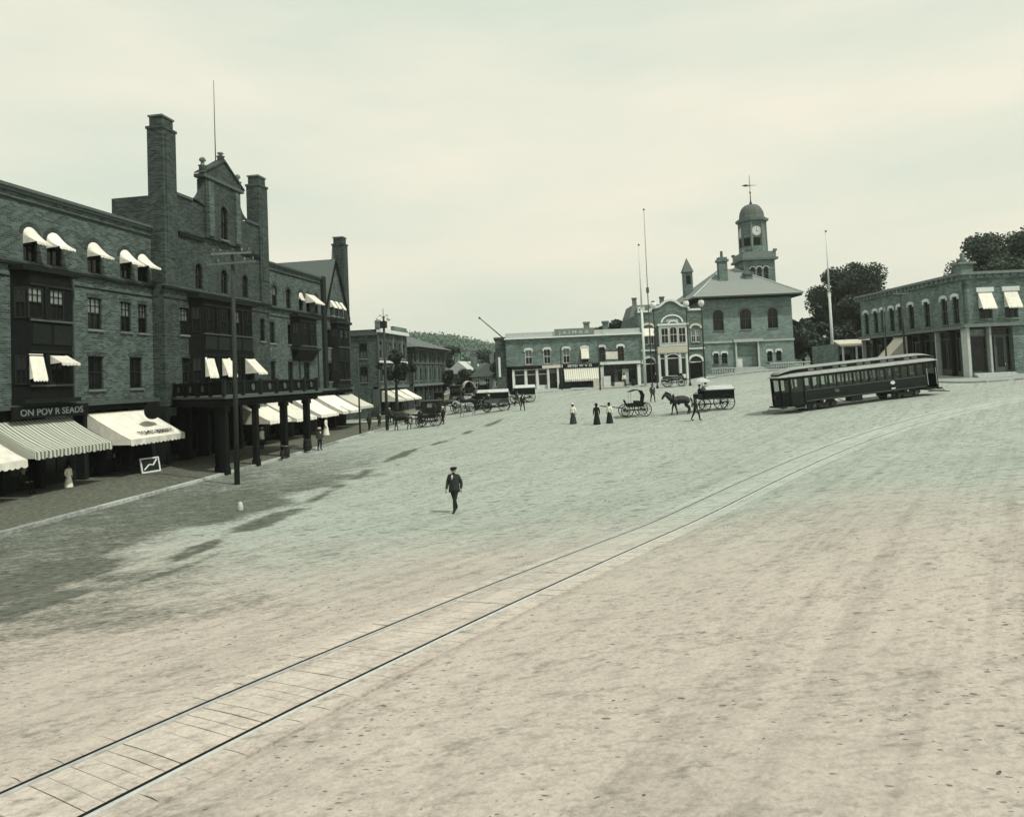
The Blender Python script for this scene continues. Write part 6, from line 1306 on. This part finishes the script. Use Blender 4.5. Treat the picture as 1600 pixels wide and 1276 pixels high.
def house(label, X, Y, w_, d_, hw_, hr, wm, rm, rz=YAW, mansard=False):
    p = G(X, Y); t = thing('house', label, 'house', (p[0], p[1], g(p[0], p[1])-.3), rz)
    ops = [(-w_/2+w_*(i+.5)/3-.45, -w_/2+w_*(i+.5)/3+.45, z_, z_+1.6, 0) for i in range(3) for z_ in ([1.2, 4.0] if hw_ > 5.5 else [1.2])]
    m = MB(); facade(m, -w_/2, w_/2, 0, hw_, ops, .2); m.box(-w_/2, w_/2, .2, d_, 0, hw_); m.build('wall', wm, t)
    for o in ops: window(t, (o[0]+o[1])/2, o[2], .9, 1.6, 0, 0, frame=WHITE)
    e_ = .4
    if mansard:
        r = MB().add([(-w_/2-e_, -e_, hw_), (w_/2+e_, -e_, hw_), (w_/2+e_, d_+e_, hw_), (-w_/2-e_, d_+e_, hw_), (-w_/2+.9, .9, hw_+hr), (w_/2-.9, .9, hw_+hr), (w_/2-.9, d_-.9, hw_+hr), (-w_/2+.9, d_-.9, hw_+hr)], [(0,1,5,4),(1,2,6,5),(2,3,7,6),(3,0,4,7),(4,5,6,7)]).build('mansard_roof', rm, t)
        for x in (-w_*.25, w_*.25): dmr = MB().box(x-.6, x+.6, -.1, 1.2, hw_+.5, hw_+hr-.4).build('dormer', WHITE, r); MB().box(x-.35, x+.35, -.13, -.101, hw_+.8, hw_+hr-.8).build('pane', GLASS, dmr)
    else:
        r = MB().prism([(-w_/2-e_, hw_-.1), (w_/2+e_, hw_-.1), (0, hw_+hr)], -e_, d_+e_).build('gable_roof', rm, t)
    for x in (-w_*.3, w_*.25): c = MB().box(x-.35, x+.35, d_*.4, d_*.4+.7, hw_, hw_+hr+1.4).build('chimney', CB, t); MB().box(x-.45, x+.45, d_*.4-.1, d_*.4+.8, hw_+hr+1.4, hw_+hr+1.6).build('cap', DSTONE, c)
house('dark mansard roofed house behind the gabled shop', 25.0, 128, 9, 9, 9.2, 3.8, CB, DROOF, mansard=True)
house('white gabled house among the trees at the end of the left street', -10.2, 139, 6, 7, 3.6, 2.6, WHITE, STONE, rz=rad(-12)); house('grey gabled house at the end of the left street beside the white one', -4.6, 131, 5.5, 7, 3.2, 2.4, DSTONE, DROOF, rz=rad(20))
# wooded hill far beyond the town
hx = np.linspace(-500, 480, 110); hy = np.linspace(330, 760, 40); HX, HY = np.meshgrid(hx, hy)
def hillz(X, Y):
    ridge = np.interp(X, [-700, -300, -106, -60, -36, -6, 60, 160, 400, 900], [30, 48, 52, 49, 42, 34, 27, 24, 22, 20]); t = np.clip((Y-340)/360, 0, 1)
    return -4+ridge*(t*t*(3-2*t))*1.0+5*(fbm(X*.012+3, Y*.012)-.5)*t-np.clip((Y-720)/400, 0, 1)*20
HZ = hillz(HX, HY)-4; W3 = np.stack([HX*math.cos(YAW)-HY*math.sin(YAW), HX*math.sin(YAW)+HY*math.cos(YAW), HZ], -1).reshape(-1, 3)
q = (np.arange(39)[:, None]*110+np.arange(109)[None]).ravel(); Q = np.stack([q, q+1, q+111, q+110], 1)
struct(put('hill', fast_mesh('hill', W3, Q, mat('hill_undergrowth', tone(.10), 1, .3, .05))))
nT = 2600; tx3 = rng.uniform(-330, 260, nT); ty3 = 380+rng.random(nT)**.8*350; Cs = np.stack([tx3, ty3, hillz(tx3, ty3)-1], -1)
Cs = np.concatenate([Cs, np.stack([np.linspace(-330, 260, 260)+rng.normal(size=260)*2, np.full(260, 700.)+rng.normal(size=260)*8, hillz(np.linspace(-330, 260, 260), np.full(260, 700.))+rng.uniform(-2, 1.5, 260)], -1)])
V, Q = leaves(Cs, rng.uniform(2.6, 5.2, len(Cs)), 90000, 1.0, 1.0)
V = np.stack([V[:, 0]*math.cos(YAW)-V[:, 1]*math.sin(YAW), V[:, 0]*math.sin(YAW)+V[:, 1]*math.cos(YAW), V[:, 2]], -1)
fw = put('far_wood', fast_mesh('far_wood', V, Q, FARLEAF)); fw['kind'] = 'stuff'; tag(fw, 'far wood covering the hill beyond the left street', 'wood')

# ---------------------------------------------------------------- thin summer haze over the whole scene
hz = MB().box(-760, 560, -60, 900, -30, 95).build('haze', None)
hz.data.materials.clear(); hm_ = bpy.data.materials.new('haze'); hm_.use_nodes = True; hm_.node_tree.nodes.clear()
pv = hm_.node_tree.nodes.new('ShaderNodeVolumePrincipled'); pv.inputs['Color'].default_value = (.97, 1, .95, 1); pv.inputs['Density'].default_value = .00022; pv.inputs['Anisotropy'].default_value = .2
ho = hm_.node_tree.nodes.new('ShaderNodeOutputMaterial'); hm_.node_tree.links.new(pv.outputs[0], ho.inputs['Volume']); hz.data.materials.append(hm_); hz['kind'] = 'stuff'; tag(hz, 'thin pale summer haze in the air over the town', 'haze')
